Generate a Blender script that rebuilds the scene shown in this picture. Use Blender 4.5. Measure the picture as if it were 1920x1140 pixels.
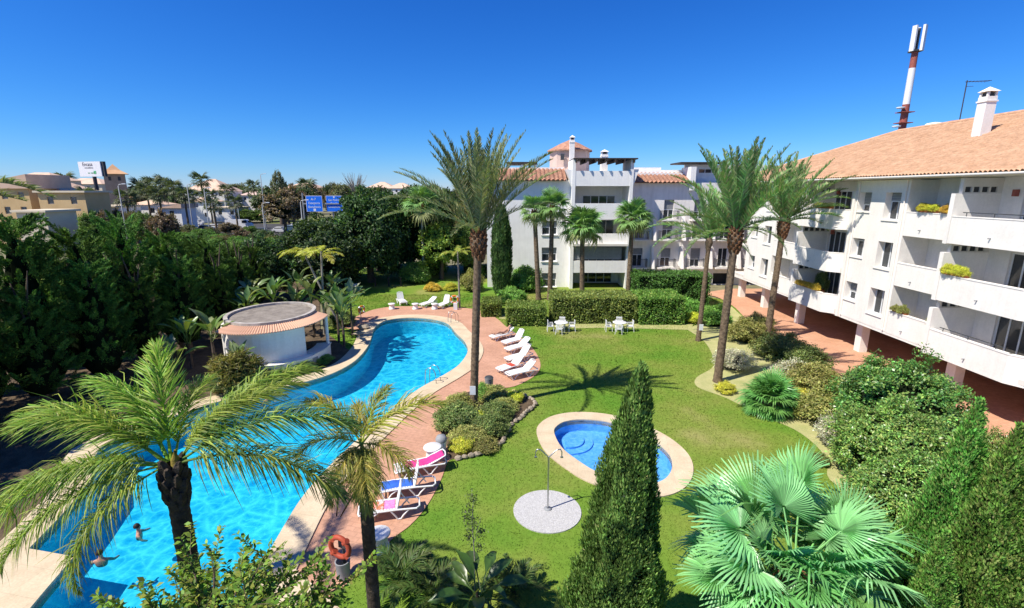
import bpy, math, random
import numpy as np
from mathutils import Vector, Matrix, noise as mnoise
from mathutils.geometry import tessellate_polygon

for o in list(bpy.data.objects): bpy.data.objects.remove(o)
R = math.radians
random.seed(7); rng = np.random.default_rng(7)
scene = bpy.context.scene
COL = scene.collection

# ------------------------------------------------------------------ camera, sky, sun, exposure
CAM_H = 10.5; FPX = 920.0; HORIZON = 358.0
PITCH = math.atan((570 - HORIZON) / FPX); cP, sP = math.cos(PITCH), math.sin(PITCH)
cam = bpy.data.cameras.new('camera'); camo = bpy.data.objects.new('camera', cam); COL.objects.link(camo)
camo.location = (0, 0, CAM_H); camo.rotation_euler = (math.pi/2 - PITCH, 0, 0)
cam.sensor_width = 36; cam.lens = FPX / 1920 * 36; cam.clip_end = 12000; cam.clip_start = .1
scene.camera = camo
SUN_EL, SUN_DIR = R(54), (-0.875, -0.484)           # the sun stands to the left, a little behind the camera
w = bpy.data.worlds.new('World'); scene.world = w; w.use_nodes = True
nt = w.node_tree; bg = nt.nodes['Background']
sky = nt.nodes.new('ShaderNodeTexSky'); sky.sky_type = 'NISHITA'; sky.sun_disc = False
sky.sun_elevation = SUN_EL; sky.sun_rotation = math.atan2(SUN_DIR[0], SUN_DIR[1])
sky.air_density = 1.0; sky.dust_density = 0.0; sky.ozone_density = 8.0; sky.altitude = 0
sepc = nt.nodes.new('ShaderNodeSeparateColor'); comb = nt.nodes.new('ShaderNodeCombineColor')
nt.links.new(sky.outputs[0], sepc.inputs[0])
for i, (pw, k) in enumerate(((1.84, 3.47), (1.30, 2.30), (1.0, 2.42))):      # one film curve for the whole sky: deep clear blue
    m1 = nt.nodes.new('ShaderNodeMath'); m1.operation = 'MULTIPLY'; m1.inputs[1].default_value = .05
    m2 = nt.nodes.new('ShaderNodeMath'); m2.operation = 'POWER'; m2.inputs[1].default_value = pw
    m3 = nt.nodes.new('ShaderNodeMath'); m3.operation = 'MULTIPLY'; m3.inputs[1].default_value = k * 10
    nt.links.new(sepc.outputs[i], m1.inputs[0]); nt.links.new(m1.outputs[0], m2.inputs[0]); nt.links.new(m2.outputs[0], m3.inputs[0]); nt.links.new(m3.outputs[0], comb.inputs[i])
nt.links.new(comb.outputs[0], bg.inputs[0])
bg.inputs[1].default_value = 0.090
sun = bpy.data.lights.new('sun', 'SUN'); suno = bpy.data.objects.new('sun', sun); COL.objects.link(suno)
sun.energy = 5.0; sun.angle = R(.53); sun.color = (1, .94, .83)
sv = Vector((SUN_DIR[0]*math.cos(SUN_EL), SUN_DIR[1]*math.cos(SUN_EL), math.sin(SUN_EL)))
suno.rotation_euler = sv.to_track_quat('Z', 'Y').to_euler(); suno.location = sv * 60
vs = scene.view_settings; vs.view_transform = 'Standard'; vs.look = 'None'; vs.gamma = 1; vs.exposure = 0.46
vs.use_curve_mapping = False

# ------------------------------------------------------------------ survey helpers: from a sighted direction to a place
def ray(px, py):
    a, b = px - 960, 570 - py
    return Vector((a, FPX*cP + b*sP, -FPX*sP + b*cP))
def P(px, py, z=0.0):
    d = ray(px, py); t = (z - CAM_H) / d.z
    return Vector((d.x*t, d.y*t, z))
def A(px, py, Y):
    d = ray(px, py); t = Y / d.y
    return Vector((d.x*t, Y, CAM_H + d.z*t))
def AX(px, py, X):
    d = ray(px, py); t = X / d.x
    return Vector((X, d.y*t, CAM_H + d.z*t))
def G2(pts, z=0): return [tuple(P(x, y, z).xy) for x, y in pts]

# ------------------------------------------------------------------ materials
MATS = {}
def new_mat(name):
    m = bpy.data.materials.new(name); m.use_nodes = True
    MATS[name] = m
    return m, m.node_tree, m.node_tree.nodes['Principled BSDF']
def N(t, kind, **kw):
    n = t.nodes.new(kind)
    for k, v in kw.items():
        if k in n.inputs: n.inputs[k].default_value = v
        else: setattr(n, k, v)
    return n
def rgb(c): return (c[0], c[1], c[2], 1)
def mat(name, c1, c2=None, scale=4.0, rough=.8, bump=0.0, bscale=30.0, spec=.25, metal=0.0, fine=None, detail=6, lo=.35, hi=.65):
    m, t, b = new_mat(name)
    tc = N(t, 'ShaderNodeTexCoord')
    c2 = c2 or tuple(x*.82 for x in c1)
    n1 = N(t, 'ShaderNodeTexNoise', Scale=scale, Detail=detail, Roughness=.6)
    t.links.new(tc.outputs['Object'], n1.inputs['Vector'])
    rp = N(t, 'ShaderNodeValToRGB'); rp.color_ramp.elements[0].color = rgb(c2); rp.color_ramp.elements[1].color = rgb(c1)
    rp.color_ramp.elements[0].position = lo; rp.color_ramp.elements[1].position = hi
    t.links.new(n1.outputs['Fac'], rp.inputs[0]); out = rp.outputs[0]
    if fine:
        n2 = N(t, 'ShaderNodeTexNoise', Scale=fine[0], Detail=3)
        t.links.new(tc.outputs['Object'], n2.inputs['Vector'])
        mr = N(t, 'ShaderNodeMapRange'); mr.inputs[3].default_value = 1-fine[1]; mr.inputs[4].default_value = 1+fine[1]
        mr.inputs[1].default_value = .3; mr.inputs[2].default_value = .7
        t.links.new(n2.outputs['Fac'], mr.inputs[0])
        mx = N(t, 'ShaderNodeMix', data_type='RGBA', blend_type='MULTIPLY'); mx.inputs[0].default_value = 1
        t.links.new(out, mx.inputs[6]); t.links.new(mr.outputs[0], mx.inputs[7]); out = mx.outputs[2]
    t.links.new(out, b.inputs['Base Color'])
    b.inputs['Roughness'].default_value = rough; b.inputs['Specular IOR Level'].default_value = spec; b.inputs['Metallic'].default_value = metal
    if bump:
        n3 = N(t, 'ShaderNodeTexNoise', Scale=bscale, Detail=5); t.links.new(tc.outputs['Object'], n3.inputs['Vector'])
        bp = N(t, 'ShaderNodeBump', Strength=bump, Distance=.05); t.links.new(n3.outputs['Fac'], bp.inputs['Height'])
        t.links.new(bp.outputs[0], b.inputs['Normal'])
    return m
def streaks(m, amt=.07):
    t = m.node_tree; b = t.nodes['Principled BSDF']; src = b.inputs['Base Color'].links[0].from_socket
    tc = N(t, 'ShaderNodeTexCoord'); mp = N(t, 'ShaderNodeMapping'); mp.inputs['Scale'].default_value = (2.2, 2.2, .22); t.links.new(tc.outputs['Object'], mp.inputs[0])
    n = N(t, 'ShaderNodeTexNoise', Scale=1.6, Detail=6, Roughness=.65); t.links.new(mp.outputs[0], n.inputs['Vector'])
    mr = N(t, 'ShaderNodeMapRange'); mr.inputs[1].default_value = .42; mr.inputs[2].default_value = .72; mr.inputs[3].default_value = 1.0; mr.inputs[4].default_value = 1-amt; t.links.new(n.outputs['Fac'], mr.inputs[0])
    mx = N(t, 'ShaderNodeMix', data_type='RGBA', blend_type='MULTIPLY'); mx.inputs[0].default_value = 1
    t.links.new(src, mx.inputs[6]); t.links.new(mr.outputs[0], mx.inputs[7]); t.links.new(mx.outputs[2], b.inputs['Base Color'])
def joints(m, size, amt=.16, rot=0.0, off=.5, mortar=.012):
    t = m.node_tree; b = t.nodes['Principled BSDF']; src = b.inputs['Base Color'].links[0].from_socket
    tc = N(t, 'ShaderNodeTexCoord'); mp = N(t, 'ShaderNodeMapping'); mp.inputs['Rotation'].default_value = (0, 0, rot); t.links.new(tc.outputs['Object'], mp.inputs[0])
    br = N(t, 'ShaderNodeTexBrick', Scale=1.0); br.offset = off; br.inputs['Brick Width'].default_value = size; br.inputs['Row Height'].default_value = size*.5 if off else size; br.inputs['Mortar Size'].default_value = mortar
    br.inputs['Color1'].default_value = (1, 1, 1, 1); br.inputs['Color2'].default_value = (.90, .90, .90, 1); br.inputs['Mortar'].default_value = (1-amt, 1-amt, 1-amt, 1); t.links.new(mp.outputs[0], br.inputs['Vector'])
    mx = N(t, 'ShaderNodeMix', data_type='RGBA', blend_type='MULTIPLY'); mx.inputs[0].default_value = 1
    t.links.new(src, mx.inputs[6]); t.links.new(br.outputs['Color'], mx.inputs[7]); t.links.new(mx.outputs[2], b.inputs['Base Color'])
def leaf_mat(name, trans=.25, rough=.5, spec=.3):
    """foliage: the colour of each leaf is carried by its 'tint' attribute"""
    m, t, b = new_mat(name)
    at = N(t, 'ShaderNodeAttribute', attribute_name='tint')
    oi = N(t, 'ShaderNodeObjectInfo')
    hv = N(t, 'ShaderNodeHueSaturation')
    mr = N(t, 'ShaderNodeMapRange'); mr.inputs[3].default_value = .85; mr.inputs[4].default_value = 1.15
    mh = N(t, 'ShaderNodeMapRange'); mh.inputs[3].default_value = .485; mh.inputs[4].default_value = .515
    t.links.new(oi.outputs['Random'], mr.inputs[0]); t.links.new(mr.outputs[0], hv.inputs['Value'])
    t.links.new(oi.outputs['Random'], mh.inputs[0]); t.links.new(mh.outputs[0], hv.inputs['Hue'])
    t.links.new(at.outputs['Color'], hv.inputs['Color'])
    t.links.new(hv.outputs[0], b.inputs['Base Color']); b.inputs['Roughness'].default_value = rough; b.inputs['Specular IOR Level'].default_value = spec
    tr = N(t, 'ShaderNodeBsdfTranslucent'); mix = N(t, 'ShaderNodeMixShader'); mix.inputs[0].default_value = trans
    g2 = N(t, 'ShaderNodeMix', data_type='RGBA', blend_type='MULTIPLY'); g2.inputs[0].default_value = 1; g2.inputs[7].default_value = (1.6, 1.7, .7, 1)
    t.links.new(hv.outputs[0], g2.inputs[6]); t.links.new(g2.outputs[2], tr.inputs['Color'])
    t.links.new(b.outputs[0], mix.inputs[1]); t.links.new(tr.outputs[0], mix.inputs[2])
    t.links.new(mix.outputs[0], t.nodes['Material Output'].inputs[0])
    return m

LEAF = leaf_mat('leaf'); GLOSSY_LEAF = leaf_mat('glossy_leaf', .2, .35, .5); NEEDLE = leaf_mat('needle', .12, .7, .15)
WHITE = mat('white_render', (.85, .815, .765), (.79, .755, .70), scale=.9, rough=.9, bump=.12, bscale=25, fine=(9, .035))
WHITE_R = mat('sun_lifted_white_render', (.90, .88, .84), (.83, .81, .77), scale=.9, rough=.9, bump=.1, bscale=25)  # white render lightened to make up for weak grazing sun
WHITE2 = mat('cream_render', (.88, .84, .79), (.80, .76, .71), scale=1.0, rough=.9, bump=.1)
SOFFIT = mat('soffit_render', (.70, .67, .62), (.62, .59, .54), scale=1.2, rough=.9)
PLASTIC = mat('white_plastic', (.80, .80, .79), (.74, .74, .73), scale=3, rough=.4, spec=.45)
COPING = mat('coping_stone', (.66, .535, .365), (.56, .445, .295), scale=1.3, rough=.85, bump=.15, bscale=14, fine=(16, .08))
DECK = mat('terracotta_deck', (.58, .325, .215), (.49, .265, .17), scale=.55, rough=.85, bump=.1, fine=(7, .09))
WALKT = mat('terracotta_walk', (.60, .335, .215), (.52, .275, .165), scale=.5, rough=.8, bump=.1, fine=(6, .1))
SOIL = mat('soil', (.15, .105, .065), (.07, .05, .032), scale=1.5, rough=1, bump=.6, bscale=12, fine=(30, .3))
STRAW = mat('dry_ground', (.44, .41, .19), (.33, .34, .13), scale=1.3, rough=1, bump=.4, bscale=20, fine=(40, .18))
GROUND = mat('ground', (.24, .21, .13), (.12, .13, .06), scale=.05, rough=1, fine=(.8, .2))
ASPHALT = mat('asphalt', (.07, .07, .072), (.05, .05, .052), scale=1, rough=.9)
GRAVEL = mat('white_gravel', (.66, .65, .63), (.40, .39, .38), scale=42, rough=.95, bump=.7, bscale=60, detail=2)
ROOFGRAVEL = mat('roof_gravel', (.30, .265, .225), (.19, .165, .14), scale=2.2, rough=.95, bump=.5, bscale=40, fine=(45, .2))
TILE = mat('roof_tile', (.60, .375, .235), (.49, .285, .17), scale=1.6, rough=.85, fine=(5, .16), bump=.15)
TILE2 = mat('roof_tile_pale', (.52, .28, .185), (.34, .17, .11), scale=2.5, rough=.9, fine=(6, .2))
DARKWOOD = mat('dark_timber', (.06, .045, .035), (.04, .03, .024), rough=.7)
BROWNWALL = mat('brown_wall', (.20, .09, .055), (.15, .065, .04), scale=1, rough=.85)
BARK = mat('bark', (.16, .12, .085), (.07, .052, .038), scale=6, rough=.95, bump=.6, bscale=24)
PALMBARK = mat('palm_bark', (.23, .165, .105), (.09, .062, .042), scale=7, rough=.95, bump=.7, bscale=30)
DARKBARK = mat('dark_palm_bark', (.085, .065, .048), (.035, .027, .02), scale=8, rough=.95, bump=.6, bscale=26)
STUB = mat('leaf_base_fibre', (.24, .115, .055), (.10, .05, .025), scale=12, rough=.95, bump=.6)
SMOOTHBARK = mat('grey_palm_bark', (.36, .33, .28), (.22, .20, .17), scale=5, rough=.9, bump=.3)
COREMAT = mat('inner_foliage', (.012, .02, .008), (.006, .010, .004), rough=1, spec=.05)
METAL = mat('steel', (.55, .55, .55), (.45, .45, .45), rough=.3, metal=.9)
GREY = mat('grey_paint', (.30, .31, .32), (.25, .26, .27), rough=.6)
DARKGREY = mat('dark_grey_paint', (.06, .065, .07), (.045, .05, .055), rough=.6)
RED = mat('red_paint', (.42, .075, .035), (.34, .055, .03), rough=.55)
ORANGE = mat('orange_plastic', (.72, .22, .03), (.6, .17, .025), rough=.5)
REDMAST = mat('mast_red', (.36, .11, .08), (.27, .08, .06), rough=.6)
STONE = mat('edging_stone', (.44, .37, .28), (.26, .215, .16), scale=5, rough=.95, bump=.5)
BLUESIGN = mat('sign_blue', (.015, .17, .80), (.012, .15, .72), rough=.5)
SIGNWHITE = mat('sign_white', (.75, .76, .78), (.70, .71, .73), rough=.5)
SIGNLINE = mat('sign_lettering', (.80, .88, .92), rough=.5)
PRINT = mat('dark_print', (.07, .07, .10), rough=.6)
GREENPRINT = mat('green_print', (.12, .42, .20), rough=.6)
FARTILE = mat('far_roof_tile', (.70, .50, .37), (.58, .40, .29), scale=.5, rough=.9)
TAN = mat('tan_render', (.62, .44, .23), (.54, .37, .18), scale=.4, rough=.9)
BEIGE = mat('beige_render', (.72, .62, .46), (.64, .54, .40), scale=.4, rough=.9)
PINKW = mat('pink_render', (.60, .45, .38), (.52, .38, .32), scale=.5, rough=.9)
STONETOWER = mat('tower_stone', (.34, .28, .22), (.27, .22, .17), scale=.8, rough=.95)
PINKT = mat('pink_towel', (.75, .06, .26), (.64, .045, .21), scale=5, rough=1)
BLUET = mat('blue_towel', (.05, .17, .60), (.03, .10, .45), scale=2.2, rough=1)
REDT = mat('red_towel', (.60, .10, .05), (.42, .06, .04), scale=6, rough=1)
SKIN = mat('skin', (.50, .27, .18), (.44, .23, .15), rough=.55)
HAIR = mat('hair', (.03, .02, .014), rough=.6)
SWIM = mat('swimwear', (.03, .03, .04), rough=.8)
TERRAPOT = mat('terracotta_pot', (.50, .19, .08), (.40, .14, .06), rough=.8)
FLOWERO = mat('dry_flowers', (.42, .22, .09), rough=.9)
streaks(WHITE); streaks(WHITE_R, .07); streaks(WHITE2, .12); joints(DECK, .40, .22, .3); joints(WALKT, .40, .2, .1); joints(COPING, .9, .14, .2, 0)
def glass_mat():
    m, t, b = new_mat('window_glass')
    b.inputs['Base Color'].default_value = (.030, .036, .042, 1); b.inputs['Roughness'].default_value = .06
    b.inputs['Specular IOR Level'].default_value = .8
    return m
GLASS = glass_mat()
def pool_tile_mat(name, c1, c2, sc):
    m, t, b = new_mat(name)
    tc = N(t, 'ShaderNodeTexCoord')
    v = N(t, 'ShaderNodeTexVoronoi', Scale=sc); t.links.new(tc.outputs['Object'], v.inputs['Vector'])
    n = N(t, 'ShaderNodeTexNoise', Scale=.6, Detail=3); t.links.new(tc.outputs['Object'], n.inputs['Vector'])
    mx = N(t, 'ShaderNodeMix', data_type='RGBA'); mx.inputs[6].default_value = rgb(c1); mx.inputs[7].default_value = rgb(c2)
    sp = N(t, 'ShaderNodeSeparateColor'); t.links.new(v.outputs['Color'], sp.inputs[0])
    ad = N(t, 'ShaderNodeMath', operation='MULTIPLY_ADD'); ad.inputs[1].default_value = .6; t.links.new(sp.outputs[0], ad.inputs[0]); t.links.new(n.outputs['Fac'], ad.inputs[2])
    sb = N(t, 'ShaderNodeMath', operation='SUBTRACT'); sb.inputs[1].default_value = .25; sb.use_clamp = True; t.links.new(ad.outputs[0], sb.inputs[0])
    t.links.new(sb.outputs[0], mx.inputs[0]); t.links.new(mx.outputs[2], b.inputs['Base Color']); b.inputs['Roughness'].default_value = .4
    return m
POOLTILE = pool_tile_mat('pool_mosaic', (.048, .60, .76), (.022, .48, .68), 14)
KIDTILE = pool_tile_mat('kid_pool_mosaic', (.16, .47, .84), (.06, .30, .70), 9)
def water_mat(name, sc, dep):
    """clear rippled water: a tinted see-through film with bright caustic lines painted into its tint by a cell pattern, under a Fresnel gloss"""
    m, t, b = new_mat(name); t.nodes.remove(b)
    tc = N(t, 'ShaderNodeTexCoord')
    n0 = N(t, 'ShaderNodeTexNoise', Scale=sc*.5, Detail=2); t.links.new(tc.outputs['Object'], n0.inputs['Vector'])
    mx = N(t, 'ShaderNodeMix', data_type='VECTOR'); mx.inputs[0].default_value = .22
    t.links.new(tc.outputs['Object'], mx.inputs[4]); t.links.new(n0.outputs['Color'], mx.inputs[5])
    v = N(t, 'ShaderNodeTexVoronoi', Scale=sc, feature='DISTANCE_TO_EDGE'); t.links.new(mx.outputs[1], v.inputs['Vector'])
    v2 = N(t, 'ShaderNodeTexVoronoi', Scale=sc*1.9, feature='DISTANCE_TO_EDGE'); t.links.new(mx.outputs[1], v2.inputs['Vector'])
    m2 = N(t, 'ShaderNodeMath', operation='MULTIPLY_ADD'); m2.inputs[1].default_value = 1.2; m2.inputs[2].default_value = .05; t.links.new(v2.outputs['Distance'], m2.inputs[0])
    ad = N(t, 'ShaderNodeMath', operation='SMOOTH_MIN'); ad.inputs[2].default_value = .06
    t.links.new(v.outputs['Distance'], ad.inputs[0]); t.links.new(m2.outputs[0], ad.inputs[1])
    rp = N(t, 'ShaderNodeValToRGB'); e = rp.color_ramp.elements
    e[0].position = .02; e[0].color = (1, 1, 1, 1); e[1].position = .26; e[1].color = (*dep, 1)  # caustic network painted into the tint: bright cell edges, darker centres
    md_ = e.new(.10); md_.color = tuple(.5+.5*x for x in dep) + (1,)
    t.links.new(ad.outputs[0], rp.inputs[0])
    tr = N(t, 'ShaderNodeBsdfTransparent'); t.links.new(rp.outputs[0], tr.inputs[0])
    bp = N(t, 'ShaderNodeBump', Strength=.35, Distance=.06)
    nb = N(t, 'ShaderNodeTexNoise', Scale=sc*1.6, Detail=3); t.links.new(tc.outputs['Object'], nb.inputs['Vector'])
    t.links.new(nb.outputs['Fac'], bp.inputs['Height'])
    gl = N(t, 'ShaderNodeBsdfGlossy', Roughness=.04); t.links.new(bp.outputs[0], gl.inputs['Normal'])
    fr = N(t, 'ShaderNodeFresnel', IOR=1.33); t.links.new(bp.outputs[0], fr.inputs['Normal'])
    ms = N(t, 'ShaderNodeMixShader'); t.links.new(fr.outputs[0], ms.inputs[0]); t.links.new(tr.outputs[0], ms.inputs[1]); t.links.new(gl.outputs[0], ms.inputs[2])
    t.links.new(ms.outputs[0], t.nodes['Material Output'].inputs[0])
    return m
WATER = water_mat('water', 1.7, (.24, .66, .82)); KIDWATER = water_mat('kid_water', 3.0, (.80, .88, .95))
def lawn_mat(name, blades=False):
    m, t, b = new_mat(name)
    g = N(t, 'ShaderNodeNewGeometry')
    n1 = N(t, 'ShaderNodeTexNoise', Scale=.16, Detail=4, Roughness=.6); t.links.new(g.outputs['Position'], n1.inputs['Vector'])
    rp = N(t, 'ShaderNodeValToRGB'); el = rp.color_ramp.elements
    el[0].position = .34; el[0].color = (.095, .215, .020, 1); el[1].position = .46; el[1].color = (.140, .235, .028, 1)
    e = el.new(.58); e.color = (.195, .245, .044, 1); e = el.new(.72); e.color = (.30, .28, .10, 1)
    t.links.new(n1.outputs['Fac'], rp.inputs[0])
    n2 = N(t, 'ShaderNodeTexNoise', Scale=6, Detail=4); t.links.new(g.outputs['Position'], n2.inputs['Vector'])
    mr = N(t, 'ShaderNodeMapRange'); mr.inputs[1].default_value = .3; mr.inputs[2].default_value = .7; mr.inputs[3].default_value = .88; mr.inputs[4].default_value = 1.12
    t.links.new(n2.outputs['Fac'], mr.inputs[0])
    mx = N(t, 'ShaderNodeMix', data_type='RGBA', blend_type='MULTIPLY'); mx.inputs[0].default_value = 1
    t.links.new(rp.outputs[0], mx.inputs[6]); t.links.new(mr.outputs[0], mx.inputs[7])
    t.links.new(mx.outputs[2], b.inputs['Base Color']); b.inputs['Roughness'].default_value = .8; b.inputs['Specular IOR Level'].default_value = .12
    if not blades:
        n3 = N(t, 'ShaderNodeTexNoise', Scale=28, Detail=3); t.links.new(g.outputs['Position'], n3.inputs['Vector'])
        bp = N(t, 'ShaderNodeBump', Strength=.5, Distance=.04); t.links.new(n3.outputs['Fac'], bp.inputs['Height']); t.links.new(bp.outputs[0], b.inputs['Normal'])
    return m
LAWN = lawn_mat('lawn'); BLADES = lawn_mat('grass_blades', True)

# ------------------------------------------------------------------ object helpers
WL = {}
def link(o, parent=None):
    COL.objects.link(o)
    if parent is not None: o.parent = parent
    return o
def tag(o, label=None, cat=None, group=None, kind=None):
    if label: o['label'] = label
    if cat: o['category'] = cat
    if group: o['group'] = group
    if kind: o['kind'] = kind
    return o
def thing(name, label, cat, loc=(0, 0, 0), rz=0, group=None, scale=1):
    o = bpy.data.objects.new(name, None); link(o); o.empty_display_size = .2
    o.location = loc; o.rotation_euler = (0, 0, rz); o.scale = (scale,)*3
    return tag(o, label, cat, group)
def copy_tree(o, parent=None):
    c = o.copy(); COL.objects.link(c); c.parent = parent
    for ch in list(o.children): copy_tree(ch, c)
    return c
def np_mesh(name, V, F, material, tint=None, smooth=False):
    """V (n,3), F (m,k) with k = 3 or 4"""
    V = np.asarray(V, dtype=np.float32); F = np.asarray(F, dtype=np.int32)
    me = bpy.data.meshes.new(name); k = F.shape[1]
    me.vertices.add(len(V)); me.vertices.foreach_set('co', V.ravel())
    me.loops.add(F.size); me.loops.foreach_set('vertex_index', F.ravel())
    me.polygons.add(len(F)); me.polygons.foreach_set('loop_start', np.arange(0, F.size, k, dtype=np.int32))
    if smooth: me.polygons.foreach_set('use_smooth', np.ones(len(F), dtype=bool))
    if tint is not None:
        at = me.attributes.new('tint', 'FLOAT_COLOR', 'POINT')
        c4 = np.ones((len(V), 4), dtype=np.float32); c4[:, :3] = tint
        at.data.foreach_set('color', c4.ravel())
    me.update(calc_edges=True); me.materials.append(material)
    return me
def mobj(name, me, parent=None, loc=None):
    o = bpy.data.objects.new(name, me); link(o, parent)
    if loc is not None: o.location = loc
    return o
class MB:
    def __init__(s): s.v = []; s.f = []; s.sm = []
    def add(s, vs, fs, smooth=False):
        n = len(s.v); s.v += [tuple(v) for v in vs]
        for f in fs: s.f.append(tuple(i+n for i in f)); s.sm.append(smooth)
        return s
    def box(s, x0, x1, y0, y1, z0, z1):
        vs = [(x, y, z) for z in (z0, z1) for y in (y0, y1) for x in (x0, x1)]
        return s.add(vs, [(0, 2, 3, 1), (4, 5, 7, 6), (0, 1, 5, 4), (2, 6, 7, 3), (0, 4, 6, 2), (1, 3, 7, 5)])
    def obox(s, c, half, rz=0):
        ca, sa = math.cos(rz), math.sin(rz); vs = []
        for dz in (-1, 1):
            for dy in (-1, 1):
                for dx in (-1, 1):
                    x, y = dx*half[0], dy*half[1]; vs.append((c[0]+x*ca-y*sa, c[1]+x*sa+y*ca, c[2]+dz*half[2]))
        return s.add(vs, [(0, 2, 3, 1), (4, 5, 7, 6), (0, 1, 5, 4), (2, 6, 7, 3), (0, 4, 6, 2), (1, 3, 7, 5)])
    def prism(s, poly, z0, z1, holes=()):
        """vertical prism over polygon (with holes)"""
        rings = [list(poly)] + [list(h) for h in holes]
        pts = [p for r in rings for p in r]
        tris = tessellate_polygon([[Vector((p[0], p[1], 0)) for p in r] for r in rings])
        n = len(pts); vs = [(p[0], p[1], z1) for p in pts] + [(p[0], p[1], z0) for p in pts]; fs = []
        for a, b, c in tris:
            A_, B_, C_ = pts[a], pts[b], pts[c]
            cr = (B_[0]-A_[0])*(C_[1]-A_[1]) - (B_[1]-A_[1])*(C_[0]-A_[0])
            if cr < 0: a, c = c, a
            fs += [(a, b, c), (c+n, b+n, a+n)]
        k = 0
        for r in rings:
            m = len(r)
            for i in range(m):
                a, b = k+i, k+(i+1) % m; fs.append((a, b, b+n, a+n))
            k += m
        return s.add(vs, fs)
    def sheet(s, poly, z, holes=()):
        rings = [list(poly)] + [list(h) for h in holes]; pts = [p for r in rings for p in r]
        tris = tessellate_polygon([[Vector((p[0], p[1], 0)) for p in r] for r in rings]); fs = []
        for a, b, c in tris:
            A_, B_, C_ = pts[a], pts[b], pts[c]
            if (B_[0]-A_[0])*(C_[1]-A_[1]) - (B_[1]-A_[1])*(C_[0]-A_[0]) < 0: a, c = c, a
            fs.append((a, b, c))
        return s.add([(p[0], p[1], z) for p in pts], fs)
    def tube(s, pts, rad, n=8, cap=True, smooth=True):
        pts = [Vector(p) for p in pts]; m = len(pts)
        if not hasattr(rad, '__len__'): rad = [rad]*m
        vs = []; up = Vector((0, 0, 1))
        for i, p in enumerate(pts):
            d = (pts[min(i+1, m-1)] - pts[max(i-1, 0)]).normalized()
            if abs(d.z) > .98: u = Vector((1, 0, 0)) if True else up
            else: u = up
            a = d.cross(u).normalized(); b = a.cross(d)
            for k in range(n):
                t = 2*math.pi*k/n; vs.append(p + (a*math.cos(t) + b*math.sin(t))*rad[i])
        fs = []
        for i in range(m-1):
            for k in range(n):
                fs.append((i*n+k, i*n+(k+1) % n, (i+1)*n+(k+1) % n, (i+1)*n+k))
        s.add(vs, fs, smooth)
        if cap: s.add(vs[:n], [tuple(range(n))]); s.add(vs[-n:], [tuple(reversed(range(n)))])
        return s
    def lathe(s, prof, c=(0, 0, 0), n=16, smooth=True, a0=0, a1=2*math.pi):
        full = abs(a1-a0-2*math.pi) < 1e-6; cols = n if full else n+1; vs = []
        for r, z in prof:
            for k in range(cols):
                t = a0 + (a1-a0)*k/n; vs.append((c[0]+r*math.cos(t), c[1]+r*math.sin(t), c[2]+z))
        fs = []
        for i in range(len(prof)-1):
            for k in range(n):
                k2 = (k+1) % cols if full else k+1
                fs.append((i*cols+k, i*cols+k2, (i+1)*cols+k2, (i+1)*cols+k))
        return s.add(vs, fs, smooth)
    def build(s, name, material, parent=None, local=False):
        """coordinates are world ones unless local; a child is stored relative to its thing"""
        me = bpy.data.meshes.new(name)
        off = Vector((0, 0, 0))
        if parent is not None and not local:
            p = parent
            while p.parent is not None: p = p.parent
            off = Vector(p.location)
        me.from_pydata([(v[0]-off.x, v[1]-off.y, v[2]-off.z) for v in s.v], [], s.f)
        me.polygons.foreach_set('use_smooth', s.sm)
        me.materials.append(material); me.update()
        return mobj(name, me, parent)
def struct(name, mb, material):
    return tag(mb.build(name, material), kind='structure')
def spline(pts, k=8):
    """closed Catmull-Rom through 2-D points"""
    out = []; n = len(pts); P_ = [Vector(p) for p in pts]
    for i in range(n):
        a, b, c, d = P_[i-1], P_[i], P_[(i+1) % n], P_[(i+2) % n]
        for j in range(k):
            t = j/k
            out.append(tuple(.5*((2*b) + (c-a)*t + (2*a-5*b+4*c-d)*t*t + (3*b-a-3*c+d)*t**3)))
    return out
def open_spline(pts, k=6):
    P_ = [Vector(p) for p in pts]; out = []; n = len(P_)
    for i in range(n-1):
        a, b, c, d = P_[max(i-1, 0)], P_[i], P_[i+1], P_[min(i+2, n-1)]
        for j in range(k):
            t = j/k; out.append(tuple(.5*((2*b) + (c-a)*t + (2*a-5*b+4*c-d)*t*t + (3*b-a-3*c+d)*t**3)))
    return out + [tuple(P_[-1])]
def area(poly): return .5*sum(poly[i-1][0]*poly[i][1]-poly[i][0]*poly[i-1][1] for i in range(len(poly)))
def offset(poly, d):
    if area(poly) < 0: poly = poly[::-1]
    n = len(poly); out = []
    for i in range(n):
        a, b, c = Vector(poly[i-1]), Vector(poly[i]), Vector(poly[(i+1) % n])
        n1 = Vector(((b-a).y, -(b-a).x)).normalized(); n2 = Vector(((c-b).y, -(c-b).x)).normalized()
        nn = (n1+n2); nn = nn.normalized() if nn.length > 1e-6 else n1
        out.append(tuple(b + nn*d/max(.5, nn.dot(n1))))
    return out
def inside(poly, X, Y):
    p = np.array(poly); res = np.zeros(len(X), bool); j = len(p)-1
    for i in range(len(p)):
        c = ((p[i, 1] > Y) != (p[j, 1] > Y)) & (X < (p[j, 0]-p[i, 0])*(Y-p[i, 1])/(p[j, 1]-p[i, 1]+1e-12)+p[i, 0])
        res ^= c; j = i
    return res
ORD = ['first', 'second', 'third', 'fourth', 'fifth', 'sixth', 'seventh', 'eighth', 'ninth', 'tenth', 'eleventh', 'twelfth', 'thirteenth', 'fourteenth', 'fifteenth', 'sixteenth', 'seventeenth', 'eighteenth']

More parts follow.
